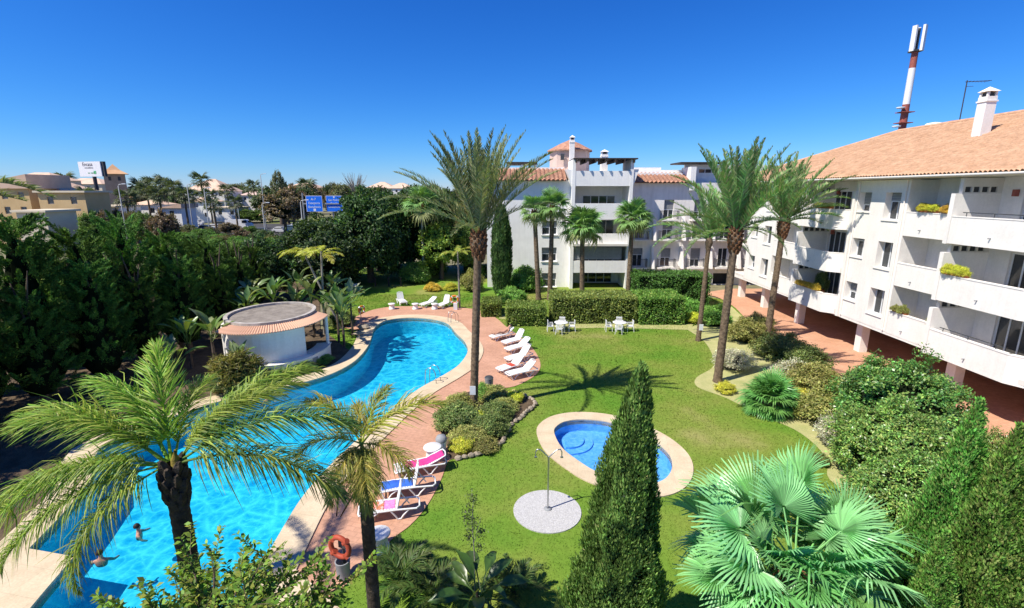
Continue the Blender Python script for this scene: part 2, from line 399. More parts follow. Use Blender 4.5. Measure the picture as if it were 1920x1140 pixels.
# ------------------------------------------------------------------ the ground, the pools, the decks
pool_right = [(470, 1100), (515, 1020), (560, 945), (600, 895), (650, 845), (700, 800), (740, 765), (785, 731), (835, 703), (862, 684), (877, 660), (871, 641),
              (855, 625), (838, 607), (808, 599), (765, 597), (725, 602), (704, 614), (697, 632), (689, 652), (666, 678), (628, 700), (580, 716), (530, 728),
              (470, 741), (400, 758), (320, 785), (240, 815), (190, 841)]
pool_left = [(175, 862), (172, 905), (115, 970), (55, 1032)]
notch = [(140, 1047), (90, 1105), (40, 1165)]
near_close = [(-5.9, 8.6), (-4.7, 9.4)]
RIGHT = open_spline(G2(pool_right), 4)
POOL = RIGHT + G2(pool_left) + G2(notch) + [(-10.6, 8.4)] + near_close
RIMLINE = RIGHT + G2(pool_left) + [(-14.6, 10.0), (-13.5, 8.0)] + near_close
COPE = offset(RIMLINE, 1.05)
MIDCOPE = offset(RIMLINE, .5)
kid_out = spline(G2([(1006, 812), (1014, 794), (1040, 780), (1085, 774), (1145, 779), (1205, 797), (1255, 822), (1290, 853), (1300, 885), (1285, 915), (1245, 932), (1190, 930), (1105, 906), (1055, 876), (1020, 845)]), 5)
kid_in = offset(kid_out, -.78)
KIDHOLE = kid_in
holes = [POOL, KIDHOLE]
struct('ground', MB().sheet([(-2600, -40), (2600, -40), (2600, 5200), (-2600, 5200)], -.06, holes), GROUND)
lawn_poly = [(-19, 5), (21, 5), (24, 44), (18, 51), (-9, 68), (-22, 68), (-17, 45), (-13.3, 33.5), (-14, 28), (-19, 24)]
struct('lawn', MB().sheet(lawn_poly, 0, holes), LAWN)
def basin(name, poly, depth, material, rimz):
    mb = MB(); n = len(poly); p = poly if area(poly) > 0 else poly[::-1]
    vs = [(x, y, rimz) for x, y in p] + [(x, y, -depth) for x, y in p]
    mb.add(vs, [(i, i+n, (i+1) % n+n, (i+1) % n) for i in range(n)])
    mb.sheet(p, -depth)
    return struct(name, mb, material)
basin('pool_basin', POOL, 1.4, POOLTILE, 0)
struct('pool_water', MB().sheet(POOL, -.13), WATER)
basin('kid_pool_basin', kid_in, .55, KIDTILE, 0)
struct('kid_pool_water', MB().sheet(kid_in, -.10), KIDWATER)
# rounded entry steps of the small pool
kc = P(1064, 808)
for i, (r, z) in enumerate(((.75, -.40), (1.15, -.48))):
    poly = [(kc.x + r*math.cos(a), kc.y + r*math.sin(a)) for a in np.linspace(R(-100), R(60), 12)] + [(kc.x-.1, kc.y+.1)]
    tag(MB().prism(poly, -.549, z).build('pool_step', KIDTILE), kind='structure')
hole_rim = [p for p in offset(POOL, .0)]
struct('pool_coping', MB().prism(COPE, -.25, .07, [POOL]), COPING)
struct('kid_pool_coping', MB().prism(kid_out, -.2, .05, [offset(kid_out, -.78)]), COPING)
# terracotta deck
bed_left = [(845, 862), (836, 830), (822, 795), (840, 760), (872, 738), (905, 728)]
bed_right = [(955, 735), (1003, 755), (985, 776), (955, 800), (940, 830), (900, 852)]
BED = open_spline(G2(bed_left), 4) + open_spline(G2(bed_right), 4)
deck_r = [(560, 1180), (690, 1060), (735, 1012), (770, 985), (800, 950), (825, 905), (838, 870), (845, 862)]
deck_r2 = [(905, 729), (955, 727), (985, 716), (1008, 700), (1013, 680), (1000, 655), (976, 632), (948, 612), (932, 598), (905, 583), (860, 577), (800, 575), (740, 575), (700, 581), (672, 592), (650, 602), (630, 612)]
mid = MIDCOPE
def nearest(poly, p): return min(range(len(poly)), key=lambda i: (poly[i][0]-p[0])**2+(poly[i][1]-p[1])**2)
i1 = nearest(mid, G2([(680, 640)])[0]); i0 = nearest(mid, (-3.9, 9.6))
ring = mid if area(mid) > 0 else mid[::-1]
i1 = nearest(ring, G2([(684, 625)])[0]); i0 = nearest(ring, (-4.0, 9.8))
# walk back along the coping from the far end to the near end, on the deck side
def arc(r, a, b, step):
    out = [r[a]]; i = a
    while i != b: i = (i+step) % len(r); out.append(r[i])
    return out
back = min((arc(ring, i1, i0, 1), arc(ring, i1, i0, -1)), key=lambda q: max(-x for x, y in q))
DECKP = open_spline(G2(deck_r), 4) + open_spline(G2(bed_left), 4)[1:-1] + open_spline(G2(deck_r2), 4) + back
struct('pool_deck', MB().sheet(DECKP, .024), DECK)
# soil under the trees on the left, walk along the building on the right, planted bed on the right
s0 = nearest(ring, G2([(672, 668)])[0]); s1 = nearest(ring, (-15.3, 10.4))
soil_edge = max((arc(ring, s0, s1, 1), arc(ring, s0, s1, -1)), key=lambda q: max(-x for x, y in q))
soil_edge = [p for p in soil_edge if p[0] < -9]
soil_poly = soil_edge + [(-19.5, 7), (-60, 7), (-60, 66), (-24, 66), (-18.5, 46), tuple(P(600, 615).xy)]
struct('tree_bed', MB().sheet(soil_poly, .010), SOIL)
rb_edge = [(1288, 618), (1320, 640), (1338, 672), (1335, 690), (1306, 708), (1308, 726), (1360, 746), (1425, 778), (1490, 806), (1532, 838), (1552, 868), (1556, 900), (1640, 960), (1760, 1100)]
walk_edge = [(1900, 1000), (1840, 880), (1700, 790), (1600, 715), (1520, 685), (1455, 640), (1400, 600), (1372, 575)]
RBED = open_spline(G2(rb_edge), 4) + open_spline(G2(walk_edge), 4)
struct('planting_bed', MB().sheet(RBED, .012), STRAW)
WALK = open_spline(G2([(1930, 1010), (1842, 882), (1702, 791), (1602, 716), (1522, 686), (1457, 641), (1402, 601), (1374, 574), (1340, 556), (1300, 552)]), 4) + [(24, 53), (34, 53), (34, 6), (14, 6)]
struct('building_walk', MB().sheet(WALK, .028), WALKT)
struct('hedge_path', MB().sheet(open_spline(G2([(935, 597), (1040, 614), (1150, 615), (1295, 619)]), 4) + open_spline(G2([(1300, 608), (1150, 607), (1040, 606), (940, 590)]), 4), .016), STRAW)
struct('flower_bed_soil', MB().sheet(BED, .020), SOIL)
struct('gravel_circle', MB().prism([(P(1026, 958).x + 1.14*math.cos(a), P(1026, 958).y + 1.14*math.sin(a)) for a in np.linspace(0, 2*math.pi, 40)[:-1]], -.02, .035), GRAVEL)
struct('road', MB().sheet([(-88, 110), (140, 116), (140, 152), (-88, 164)], -.03), ASPHALT)
struct('road_verge', MB().sheet([(-88, 165), (160, 153), (160, 190), (-88, 200)], -.028), mat('verge_grass', (.16, .19, .05), (.11, .13, .035), scale=.3, rough=1))

# short grass that covers the lawn
def grass():
    n = 420000
    X = rng.uniform(-17, 22, n); Yd = rng.uniform(9.5, 50, n)
    ok = inside(lawn_poly, X, Yd)
    for q in (COPE, DECKP, kid_out, BED, soil_poly, RBED, WALK): ok &= ~inside(q, X, Yd)
    gc = P(1026, 958); ok &= (X-gc.x)**2+(Yd-gc.y)**2 > 1.18**2
    ok &= rng.uniform(0, 1, n) < np.clip(22/Yd, .25, 1)
    X, Yd = X[ok], Yd[ok]; n = len(X)
    a = rng.uniform(0, 2*math.pi, n); h = rng.uniform(.015, .034, n)*(1+Yd/60); wd = rng.uniform(.006, .012, n)*(1+Yd/15)
    l = rng.normal(0, .025, (n, 2))
    V = np.zeros((n, 3, 3)); V[:, 0, 0] = X-np.cos(a)*wd; V[:, 0, 1] = Yd-np.sin(a)*wd; V[:, 1, 0] = X+np.cos(a)*wd; V[:, 1, 1] = Yd+np.sin(a)*wd
    V[:, 2, 0] = X+l[:, 0]; V[:, 2, 1] = Yd+l[:, 1]; V[:, 2, 2] = h
    tag(mobj('grass', np_mesh('grass', V.reshape(-1, 3), np.arange(3*n).reshape(-1, 3), BLADES)), 'short patchy green and straw grass over the lawn', 'grass', kind='stuff')
grass()

# ------------------------------------------------------------------ plant builders
def unit(v): return v/np.maximum(np.linalg.norm(v, axis=-1, keepdims=True), 1e-9)
def leaves(pos, dirs, nrm, L, Wd, fold=.15):
    """one folded diamond for each leaf"""
    n = len(pos); dirs = unit(dirs); side = unit(np.cross(dirs, nrm)); nn = np.cross(side, dirs)
    L = np.broadcast_to(np.asarray(L, float), (n,))[:, None]; Wd = np.broadcast_to(np.asarray(Wd, float), (n,))[:, None]
    V = np.stack([pos, pos+dirs*L*.45+side*Wd*.5+nn*Wd*fold, pos+dirs*L-nn*L*.08, pos+dirs*L*.45-side*Wd*.5+nn*Wd*fold], 1)
    return V.reshape(-1, 3), np.arange(4*n).reshape(-1, 4)
FOL = 1.0
def tints(n, base, var=.25, alt=None, palt=0.0, per=4, ramp=None):
    c = np.array(base)[None, :]*np.exp(rng.normal(0, var, (n, 1)))*(1+rng.normal(0, .06, (n, 3)))
    if alt is not None:
        k = rng.uniform(0, 1, n) < palt; c[k] = np.array(alt)*np.exp(rng.normal(0, var, (k.sum(), 1)))
    return np.repeat(np.clip(c*FOL, .002, .9), per, 0)
def rand_dir(n): return unit(rng.normal(0, 1, (n, 3)))
def crown_mesh(name, radii, clumps, per, leaf, base, var=.3, alt=None, palt=0.0, clump_r=.28, mat_=None, flat=.35, squash=1.0, bottom=-.75):
    """foliage in clumps spread over and through an uneven ellipsoid"""
    rx, ry, rz = radii
    d = rand_dir(clumps*3); d = d[d[:, 2] > bottom][:clumps]; m = len(d)
    rad = rng.uniform(.55, 1.0, m)**.6
    lob = np.array([1+.22*mnoise.noise(Vector(v)*2.1 + Vector((radii[0]*7, 3, 1))) + .15*mnoise.noise(Vector(v)*4.3) for v in d])
    cc = d*(rad*lob)[:, None]
    k = rng.integers(0, m, clumps*per); n = len(k)
    off = rand_dir(n)*(rng.uniform(0, 1, (n, 1))**.45)*clump_r*rng.uniform(.6, 1.3, m)[k][:, None]
    p = (cc[k] + off*np.array([1, 1, squash]))
    pos = p*np.array([rx, ry, rz])
    out = unit(p+off*1.5)
    dirs = unit(out*.6 + rand_dir(n)*.9 + np.array([0, 0, -.15])); nrm = unit(out*(1-flat)+np.array([0, 0, 1.0])*flat + rand_dir(n)*.5)
    L = leaf[0]*rng.uniform(.7, 1.3, n)
    V, F = leaves(pos, dirs, nrm, L, L*leaf[1])
    cl = np.exp(rng.normal(0, .18, m))[k]
    c = tints(n, base, var, alt, palt, 1)*cl[:, None]
    return np_mesh(name, V, F, mat_ or LEAF, np.repeat(c, 4, 0))
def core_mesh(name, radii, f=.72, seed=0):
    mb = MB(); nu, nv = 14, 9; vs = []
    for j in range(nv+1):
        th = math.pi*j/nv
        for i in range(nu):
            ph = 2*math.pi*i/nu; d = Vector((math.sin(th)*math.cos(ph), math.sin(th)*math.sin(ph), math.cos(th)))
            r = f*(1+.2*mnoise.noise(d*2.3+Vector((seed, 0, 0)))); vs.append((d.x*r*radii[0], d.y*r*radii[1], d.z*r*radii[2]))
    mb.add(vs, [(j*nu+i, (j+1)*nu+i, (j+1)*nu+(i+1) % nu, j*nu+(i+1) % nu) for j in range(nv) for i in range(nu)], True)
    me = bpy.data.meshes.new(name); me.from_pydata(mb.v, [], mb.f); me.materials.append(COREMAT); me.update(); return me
def limb_mesh(name, h, r, spread, n, material, lean=0.0, seed=0):
    """tapered trunk that splits into limbs"""
    rd = random.Random(seed); mb = MB()
    top = Vector((lean, lean*.3, h*.55))
    mb.tube([(0, 0, -.15), (lean*.25, 0, h*.2), (lean*.6, 0, h*.38), top], [r*1.25, r, r*.85, r*.7], 9)
    for i in range(n):
        a = 2*math.pi*i/n + rd.uniform(-.4, .4); s = spread*rd.uniform(.6, 1.1)
        e = top + Vector((math.cos(a)*s, math.sin(a)*s, h*rd.uniform(.25, .45)))
        m_ = top.lerp(e, .5) + Vector((0, 0, h*.06))
        st = Vector((lean*.55, 0, h*rd.uniform(.32, .52)))
        mb.tube([st, m_, e], [r*.55, r*.35, r*.12], 6)
    me = bpy.data.meshes.new(name); me.from_pydata(mb.v, [], mb.f); me.polygons.foreach_set('use_smooth', mb.sm); me.materials.append(material); me.update(); return me
def spire_mesh(name, H, Rm, n, base, alt, profile, spray=.17, lump=.16, var=.28, z0=.02, strands=3, up=1.6):
    """cypress foliage: small upright sprays over an uneven spire"""
    u = rng.uniform(z0, 1, int(n*1.6)); keep = rng.uniform(0, 1, len(u)) < np.maximum(profile(u), .06); u = u[keep][:n]; n = len(u)
    a = rng.uniform(0, 2*math.pi, n)
    lob = np.array([mnoise.noise(Vector((math.cos(x)*1.9, math.sin(x)*1.9, y*H*1.3))) + .6*mnoise.noise(Vector((math.cos(x)*4.5, math.sin(x)*4.5, y*H*2.6+7))) for x, y in zip(a, u)])
    r = Rm*profile(u)*(1+lump*lob*1.5)*rng.uniform(.80, 1.02, n)
    pos = np.stack([np.cos(a)*r, np.sin(a)*r, u*H], 1); out = np.stack([np.cos(a), np.sin(a), np.zeros(n)], 1)
    k = np.repeat(np.arange(n), strands); m = len(k)
    p = pos[k] + rng.normal(0, spray*.25, (m, 3))
    d = unit(out[k]*.75 + np.array([0, 0, up]) + rng.normal(0, .38, (m, 3)))
    L = spray*rng.uniform(.6, 1.4, m)
    V, F = leaves(p, d, unit(out[k]+rng.normal(0, .5, (m, 3))), L, L*.34, .2)
    c = tints(n, base, var, alt, .3, 1)*np.exp(lob*.6)[:, None]  # hollows tinted darker, bulges lighter: shade painted into the leaf colour
    c = c[k]*np.exp(rng.normal(0, .12, (m, 1)))
    return np_mesh(name, V, F, NEEDLE, np.repeat(np.clip(c, .002, .5), 4, 0))
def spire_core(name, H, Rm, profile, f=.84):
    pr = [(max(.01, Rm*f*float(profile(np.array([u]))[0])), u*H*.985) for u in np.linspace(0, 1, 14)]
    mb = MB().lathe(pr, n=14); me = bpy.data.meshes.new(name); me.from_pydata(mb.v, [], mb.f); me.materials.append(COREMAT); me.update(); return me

def strip_quads(pts, W, side):
    """leaflet blades that bend; pts a list of (n,3) arrays, W their half widths"""
    n = len(pts[0]); m = len(pts)
    V = np.stack([q for p, w_ in zip(pts, W) for q in (p-side*w_, p+side*w_)], 1).reshape(-1, 3)
    b = np.arange(n)[:, None]*2*m
    F = np.concatenate([b+np.array([[2*i, 2*i+1, 2*i+3, 2*i+2]]) for i in range(m-1)], 0)
    return V, F
def frond_mesh(name, L, curve, pairs, leaf, wid, vlift, sweep, droop, base, alt=None, palt=.2, r0=.028, bare=.12, twist=0.0, wind=(0, 0, 0), var=.2, rag=.12, plume=.16):
    """a feather frond along +X that bends down by `curve` radians; leaflets on both sides"""
    m = 15; s = np.linspace(0, 1, m); ang = -curve*s**1.5
    px_ = np.concatenate([[0], np.cumsum(np.cos((ang[1:]+ang[:-1])/2))])*L/(m-1); pz = np.concatenate([[0], np.cumsum(np.sin((ang[1:]+ang[:-1])/2))])*L/(m-1)
    t = np.repeat(np.linspace(bare, .995, pairs), 2) + rng.normal(0, .004, 2*pairs); t = np.clip(t, bare, .999)
    sg = np.tile([1, -1], pairs).astype(float)
    c = np.stack([np.interp(t, s, px_), np.zeros_like(t), np.interp(t, s, pz)], 1); an = np.interp(t, s, ang)
    fx = np.stack([np.cos(an), np.zeros_like(an), np.sin(an)], 1); upv = np.stack([-np.sin(an), np.zeros_like(an), np.cos(an)], 1); sd = np.stack([np.zeros_like(an), sg, np.zeros_like(an)], 1)
    env = np.sin(np.clip(t, 0, 1)**.75*math.pi*.93+.18)**.6; env = np.clip(env, .18, 1)
    ll = leaf*env*(1+rng.normal(0, rag, 2*pairs))
    sw = sweep*(1+rng.normal(0, .18, 2*pairs)) + .35*t
    vl = vlift + rng.normal(0, plume, 2*pairs)
    d = unit(fx*np.sin(sw)[:, None] + sd*np.cos(sw)[:, None]*np.cos(vl)[:, None] + upv*np.sin(vl)[:, None])
    wv = np.array(wind, float)
    dn = np.array([0, 0, -1.0]); dr_ = (droop*(1+rng.normal(0, .3, 2*pairs)))[:, None]
    P1 = c + d*(ll*.30)[:, None]
    P2 = P1 + unit(d + dn*dr_*.35 + wv*.5)*(ll*.35)[:, None]
    P3 = P2 + unit(d + dn*dr_ + wv)*(ll*.35)[:, None]
    side = unit(np.cross(d, upv+rng.normal(0, .35, d.shape)))
    V, F = strip_quads([c, P1, P2, P3], [wid*.6, wid, wid*.8, wid*.1], side)
    col = tints(2*pairs, base, var, alt, palt, 8)
    # rachis
    rr = np.interp(s, [0, .1, 1], [r0*1.6, r0, r0*.2]); n = 5; rv = []
    for i in range(m):
        for k in range(n):
            q = 2*math.pi*k/n; u = np.array([-math.sin(ang[i]), 0, math.cos(ang[i])])
            rv.append(np.array([px_[i], 0, pz[i]]) + rr[i]*(np.array([0, 1, 0])*math.cos(q)*1.2 + u*math.sin(q)*.8))
    rf = [(i*n+k, i*n+(k+1) % n, (i+1)*n+(k+1) % n, (i+1)*n+k) for i in range(m-1) for k in range(n)]
    F = np.concatenate([F, np.array(rf)+len(V)], 0); V = np.concatenate([V, np.array(rv)], 0)
    rc = np.array(base)*1.25+np.array([.03, .03, .005])
    col = np.concatenate([col, np.tile(rc, (len(rv), 1))], 0)
    return np_mesh(name, V, F, LEAF, col)
def fan_mesh(name, Rb, petiole, n, spread, split, base, droop=.25, pleat=.05, var=.12, cup=.25, r0=.02, mat_=None):
    """a fan leaf on a stalk along +X: pleated blade with free, drooping tips"""
    V = []; F = []; col = []
    hx = petiole; sag = -.10*petiole
    base = np.array(base)
    def addv(p, c): V.append(p); col.append(c); return len(V)-1
    m = 5; k = 5
    for i in range(m):
        u = i/(m-1)
        for q in range(k):
            t = 2*math.pi*q/k; addv((hx*u, r0*(1.4-.6*u)*math.cos(t), sag*u*u+r0*(1.4-.6*u)*math.sin(t)*.7), base*1.15+np.array([.03, .02, 0]))
    for i in range(m-1):
        for q in range(k): F.append((i*k+q, i*k+(q+1) % k, (i+1)*k+(q+1) % k, (i+1)*k+q))
    hub = np.array([hx, 0, sag])
    def pt(a, r, z): return hub + np.array([math.cos(a)*r, math.sin(a)*r, z + cup*r*abs(math.sin(a))**1.5*.9 - .10*r*r/Rb])
    angs = np.linspace(-spread/2, spread/2, n+1)
    for i in range(n):
        a0, a1 = angs[i], angs[i+1]; am = (a0+a1)/2; e = math.exp(rng.normal(0, var)); c = base*e
        rl = Rb*(.80+.20*math.cos(am*.55))*(1+rng.normal(0, .05)); rs = Rb*split*(1+rng.normal(0, .05))
        h = addv(pt(am, .03, 0), c*.9)
        l = addv(pt(a0, rs, -pleat*rs*.5), c*.86); r = addv(pt(a1, rs, -pleat*rs*.5), c*.86); md = addv(pt(am, rs*.98, pleat*rs), c*1.08)
        dr = droop*Rb*(1+rng.normal(0, .5))
        w2 = (a1-a0)*.30; rm = rs+(rl-rs)*.55
        l2 = addv(pt(am-w2, rm, -dr*.22), c); r2 = addv(pt(am+w2, rm, -dr*.22), c)
        tp = addv(pt(am+rng.normal(0, .012), rl, -dr*.8), c*1.05); tp2 = addv(pt(am+.004, rl*.995, -dr*.8), c*1.05)
        F += [(h, l, md, h), (h, md, r, h)]; F += [(l, l2, md, md), (md, r2, r, r), (md, l2, r2, md), (l2, tp, tp2, r2)]
    tri = [tuple(dict.fromkeys(f)) for f in F]
    me = bpy.data.meshes.new(name); me.from_pydata([tuple(v) for v in V], [], tri)
    at = me.attributes.new('tint', 'FLOAT_COLOR', 'POINT'); c4 = np.ones((len(V), 4), np.float32); c4[:, :3] = np.clip(np.array(col), .003, .8); at.data.foreach_set('color', c4.ravel())
    me.materials.append(mat_ or GLOSSY_LEAF); me.update(); return me
def trunk_mesh(name, H, r0, r1, material, scar=.08, rows=5.0, bulge=0.0, lean=(0, 0), nang=18, spiral=True):
    """palm trunk with leaf scars in relief; `bulge` swells under the crown"""
    nz = int(max(20, H*rows*3)); V = []; F = []
    for j in range(nz+1):
        u = j/nz; z = u*H
        r = r0+(r1-r0)*min(1, u*1.05) + .25*r0*math.exp(-z*3.5) + bulge*math.exp(-((H-z-.55)/.42)**2)
        cx, cy = lean[0]*u*u, lean[1]*u*u
        for k in range(nang):
            a = 2*math.pi*k/nang
            ph = (z*rows + (2*a/math.pi if spiral else 0)) % 1.0; ph2 = (z*rows - (2*a/math.pi if spiral else 0)) % 1.0
            rr = r*(1+scar*(max(ph, ph2)-.6) + rng.normal(0, scar*.18))
            V.append((cx+rr*math.cos(a), cy+rr*math.sin(a), z-.1))
    for j in range(nz):
        for k in range(nang): F.append((j*nang+k, j*nang+(k+1) % nang, (j+1)*nang+(k+1) % nang, (j+1)*nang+k))
    return np_mesh(name, np.array(V), np.array(F), material)
def aim(o, az, el, roll=0.0):
    """turn a leaf that lies along +X to azimuth az and elevation el"""
    o.rotation_euler = (Matrix.Rotation(az, 3, 'Z') @ Matrix.Rotation(-el, 3, 'Y') @ Matrix.Rotation(roll, 3, 'X')).to_euler()

# ------------------------------------------------------------------ right-hand apartment building
def holed_wall(mb, axis, p0, p1, u0, u1, z0, z1, hs_):
    """a wall slab p0..p1 thick, running u0..u1, with rectangular openings; axis 'x' faces along x, axis 'y' along y"""
    us = sorted({u0, u1, *[h[0] for h in hs_], *[h[1] for h in hs_]}); zs = sorted({z0, z1, *[h[2] for h in hs_], *[h[3] for h in hs_]})
    us = [u for u in us if u0 <= u <= u1]; zs = [z for z in zs if z0 <= z <= z1]
    for i in range(len(us)-1):
        run = None
        for j in range(len(zs)-1):
            uc, zc = (us[i]+us[i+1])/2, (zs[j]+zs[j+1])/2
            solid = not any(h[0] < uc < h[1] and h[2] < zc < h[3] for h in hs_)
            if solid: run = [run[0] if run else zs[j], zs[j+1]]
            if (not solid or j == len(zs)-2) and run:
                if axis == 'x': mb.box(p0, p1, us[i], us[i+1], run[0], run[1])
                else: mb.box(us[i], us[i+1], p0, p1, run[0], run[1])
                run = None
    return mb
def window(parent, axis, p, u0, u1, z0, z1, leaves_=2, name='window', depth=.07, frame=WHITE, t=.06, shutter=0.0, facing=-1):
    """frame (part) with its panes (sub-parts), front face at p"""
    f = MB()
    def bx(mb, a0, a1, b0, b1, d0, d1):
        if axis == 'x': mb.box(d0, d1, a0, a1, b0, b1)
        else: mb.box(a0, a1, d0, d1, b0, b1)
    d0, d1 = p, p+depth
    zt = z1 - shutter*(z1-z0)
    bx(f, u0, u1, z0, z0+t, d0, d1); bx(f, u0, u1, zt-t, zt, d0, d1)
    for i in range(leaves_+1):
        c = u0 + (u1-u0)*i/leaves_; lo = max(u0, c-t*.6) if 0 < i < leaves_ else (u0 if i == 0 else u1-t); hi = min(u1, c+t*.6) if 0 < i < leaves_ else (u0+t if i == 0 else u1)
        bx(f, lo, hi, z0+t, zt-t, d0, d1)
    wo = f.build(name, frame, parent)
    for i in range(leaves_):
        a = u0+(u1-u0)*i/leaves_; b = u0+(u1-u0)*(i+1)/leaves_
        g = MB(); bx(g, a+t*.5, b-t*.5, z0+t*.5, zt-t*.5, p+depth*.45, p+depth*.55); g.build('pane', GLASS, wo)
    if shutter:
        s = MB(); k = max(3, int(shutter*(z1-z0)/.09)); hgt = shutter*(z1-z0)/k
        for i in range(k): bx(s, u0, u1, zt+i*hgt+.004, zt+(i+1)*hgt-.012, p-.01, p+.03)
        s.build('shutter', GREY, wo)
    return wo

ZB = [2.28, 5.16, 8.06]; EAVE = 11.12; XF, XB, XR, XBACK = 21.8, 22.45, 24.05, 36.0
Y_END = 49.5
bld = thing('apartment_building', 'long white terraced apartment block with orange tiled roof along the right side', 'building', (28, 32, 0))
# terraces: (near y, far y, parapet x, chamfer at the near end)
BAYS = [(14.3, 18.9), (28.4, 32.8), (42.2, 47.0)]
TER = [(18.9, 24.8, XF, True, 'A'), (24.8, 28.4, XB, False, 'B'), (32.8, 37.7, XF, True, 'C'), (37.7, 42.2, XB, False, 'D')]
# rear walls, ground floor and roof slab
mbw = MB(); mbw.box(30.2, XBACK, 8, Y_END, -.05, ZB[0])
mbw.build('ground_floor_wall', BROWNWALL, bld)
def rear_holes(zf):
    hs_ = []
    for (a, b, x, ch, n_) in TER:
        w_ = (b-a)
        if n_ in 'AC': hs_.append((a+2.3, a+4.7, zf+.02, zf+2.2))
        else: hs_.append((a+.45, a+1.9, zf+.02, zf+2.15))
    return hs_
for k, zb in enumerate(ZB):
    zf = zb+.24; zt = ZB[k+1] if k < 2 else EAVE+.05
    hs_ = rear_holes(zf)
    holed_wall(MB(), 'x', XR, XR+.28, 8, Y_END, zf+.001, zt-.001, hs_).build('rear_wall', WHITE, bld)
    for h in hs_:
        window(bld, 'x', XR+.12, h[0]+.002, h[1]-.002, h[2], h[3], 4 if h[1]-h[0] > 2.2 else 2, 'terrace_door', .06, SIGNWHITE)
    # slab of this storey
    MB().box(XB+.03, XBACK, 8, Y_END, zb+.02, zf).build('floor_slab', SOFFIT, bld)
# dark interior behind the doors
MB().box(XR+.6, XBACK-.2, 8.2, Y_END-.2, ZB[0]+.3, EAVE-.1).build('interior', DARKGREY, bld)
# bays with two window columns each
for bi, (a, b) in enumerate(BAYS):
    L = b-a
    wins = [(a+.55, a+1.75), (a+2.95, a+4.05)]
    hs_ = []
    for k, zb in enumerate(ZB):
        hs_.append((wins[0][0], wins[0][1], zb+.75, zb+2.35)); hs_.append((wins[1][0], wins[1][1], zb+1.15, zb+2.35))
    holed_wall(MB(), 'x', XB, XB+.5, a+.002, b-.002, ZB[0]-.02, EAVE+.02, hs_).build('bay_wall', WHITE, bld)
    MB().box(XB+.5, XR+.02, a+.004, a+.26, ZB[0]-.015, EAVE).box(XB+.5, XR+.02, b-.26, b-.004, ZB[0]-.015, EAVE).build('bay_side_wall', WHITE, bld)
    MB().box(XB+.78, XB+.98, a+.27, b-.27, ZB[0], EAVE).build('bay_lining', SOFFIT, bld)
    for i, h in enumerate(hs_):
        sh = (.0, .55, .0, .12, .30, .62)[i]
        window(bld, 'x', XB+.38, h[0]+.003, h[1]-.003, h[2]+.002, h[3]-.002, 2, 'window', .07, SIGNWHITE, .055, sh)
        MB().box(XB-.06, XB+.36, h[0]-.06, h[1]+.06, h[2]-.065, h[2]-.002).build('window_sill', WHITE, bld)
# terrace parapets, party walls, spouts
def parapet(mb, pts, zb, h=1.18, th=.18):
    for (x0, y0), (x1, y1) in zip(pts[:-1], pts[1:]):
        d = Vector((x1-x0, y1-y0)); n = Vector((d.y, -d.x)).normalized()*th
        if n.x < 0: n = -n
        mb.prism([(x0, y0), (x1, y1), (x1+n.x, y1+n.y), (x0+n.x, y0+n.y)], zb, zb+h)
for (a, b, x, ch, n_) in TER:
    for k, zb in enumerate(ZB):
        pts = ([(x+.80, a+.13), (x, a+(1.6 if a < 30 else .95)), (x, b-.14)] if ch else [(x, a+.02), (x, b-.02)])
        zz = zb-.06-(.05 if ch else 0)
        mb = MB()
        parapet(mb, pts, zz, 1.30)
        mb.build('parapet', WHITE, bld)
        cap = MB(); parapet(cap, [(q[0]-.02, q[1]) for q in pts], zz+1.302, .05, .23); cap.build('parapet_coping', WHITE, bld)
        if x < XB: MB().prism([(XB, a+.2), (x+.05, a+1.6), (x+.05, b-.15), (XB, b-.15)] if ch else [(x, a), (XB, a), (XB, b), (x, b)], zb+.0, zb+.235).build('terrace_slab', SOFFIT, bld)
        sp = MB().tube([(x-.12, (a+b)/2+.6, zb+.32), (x+.05, (a+b)/2+.6, zb+.34)], .03, 8); sp.build('drain_spout', GREY, bld)
    if n_ in 'AC':
        for k, zb in enumerate(ZB):
            top = zb+2.32
            # party wall between two terraces, with a row of small openings near its head
            MB().box(x-.02, XR-.002, b-.12, b+.12, zb-.14, top).build('party_wall', WHITE, bld)
            holed_wall(MB(), 'y', b-.10, b+.10, XF+.3, XR-.004, top+.002, (ZB[k+1] if k < 2 else EAVE), [(XF+.42+i*.42, XF+.74+i*.42, top+.06, top+.32) for i in range(4)]).build('lattice_wall', SOFFIT, bld)
            MB().box(XF+.36, XR-.004, b-.02, b+.02, top+.05, top+.36).build('lattice_shade', DARKGREY, bld)
            # end fin at the other side of terrace A/C
            MB().box(XB-.12, XR-.002, a-.13, a+.11, zb-.16, (ZB[k+1]-.162 if k < 2 else zb+2.4)).build('party_wall', WHITE, bld)
for zb in (ZB[0], ZB[2]):
    MB().tube([(XF+.1, 20.9, zb+1.42), (XF+.1, 24.2, zb+1.42)], .022, 6).tube([(XF+.1, 21.2, zb+1.2), (XF+.1, 21.2, zb+1.42)], .018, 6).tube([(XF+.1, 22.6, zb+1.2), (XF+.1, 22.6, zb+1.42)], .018, 6).tube([(XF+.1, 24.0, zb+1.2), (XF+.1, 24.0, zb+1.42)], .018, 6).build('handrail', DARKGREY, bld)
for (y, zb) in ((23.9, ZB[2]), (36.9, ZB[2]), (36.9, ZB[1]), (34.6, ZB[1])):
    MB().obox((XR-.12, y, zb+2.35), (.09, .09, .16)).build('wall_lantern', REDMAST, bld)
for y in (28.6, 32.5):
    MB().tube([(XB-.05, y, EAVE), (XB-.05, y, .1 if y > 40 else ZB[0])], .04, 6).build('downpipe', WHITE, bld)
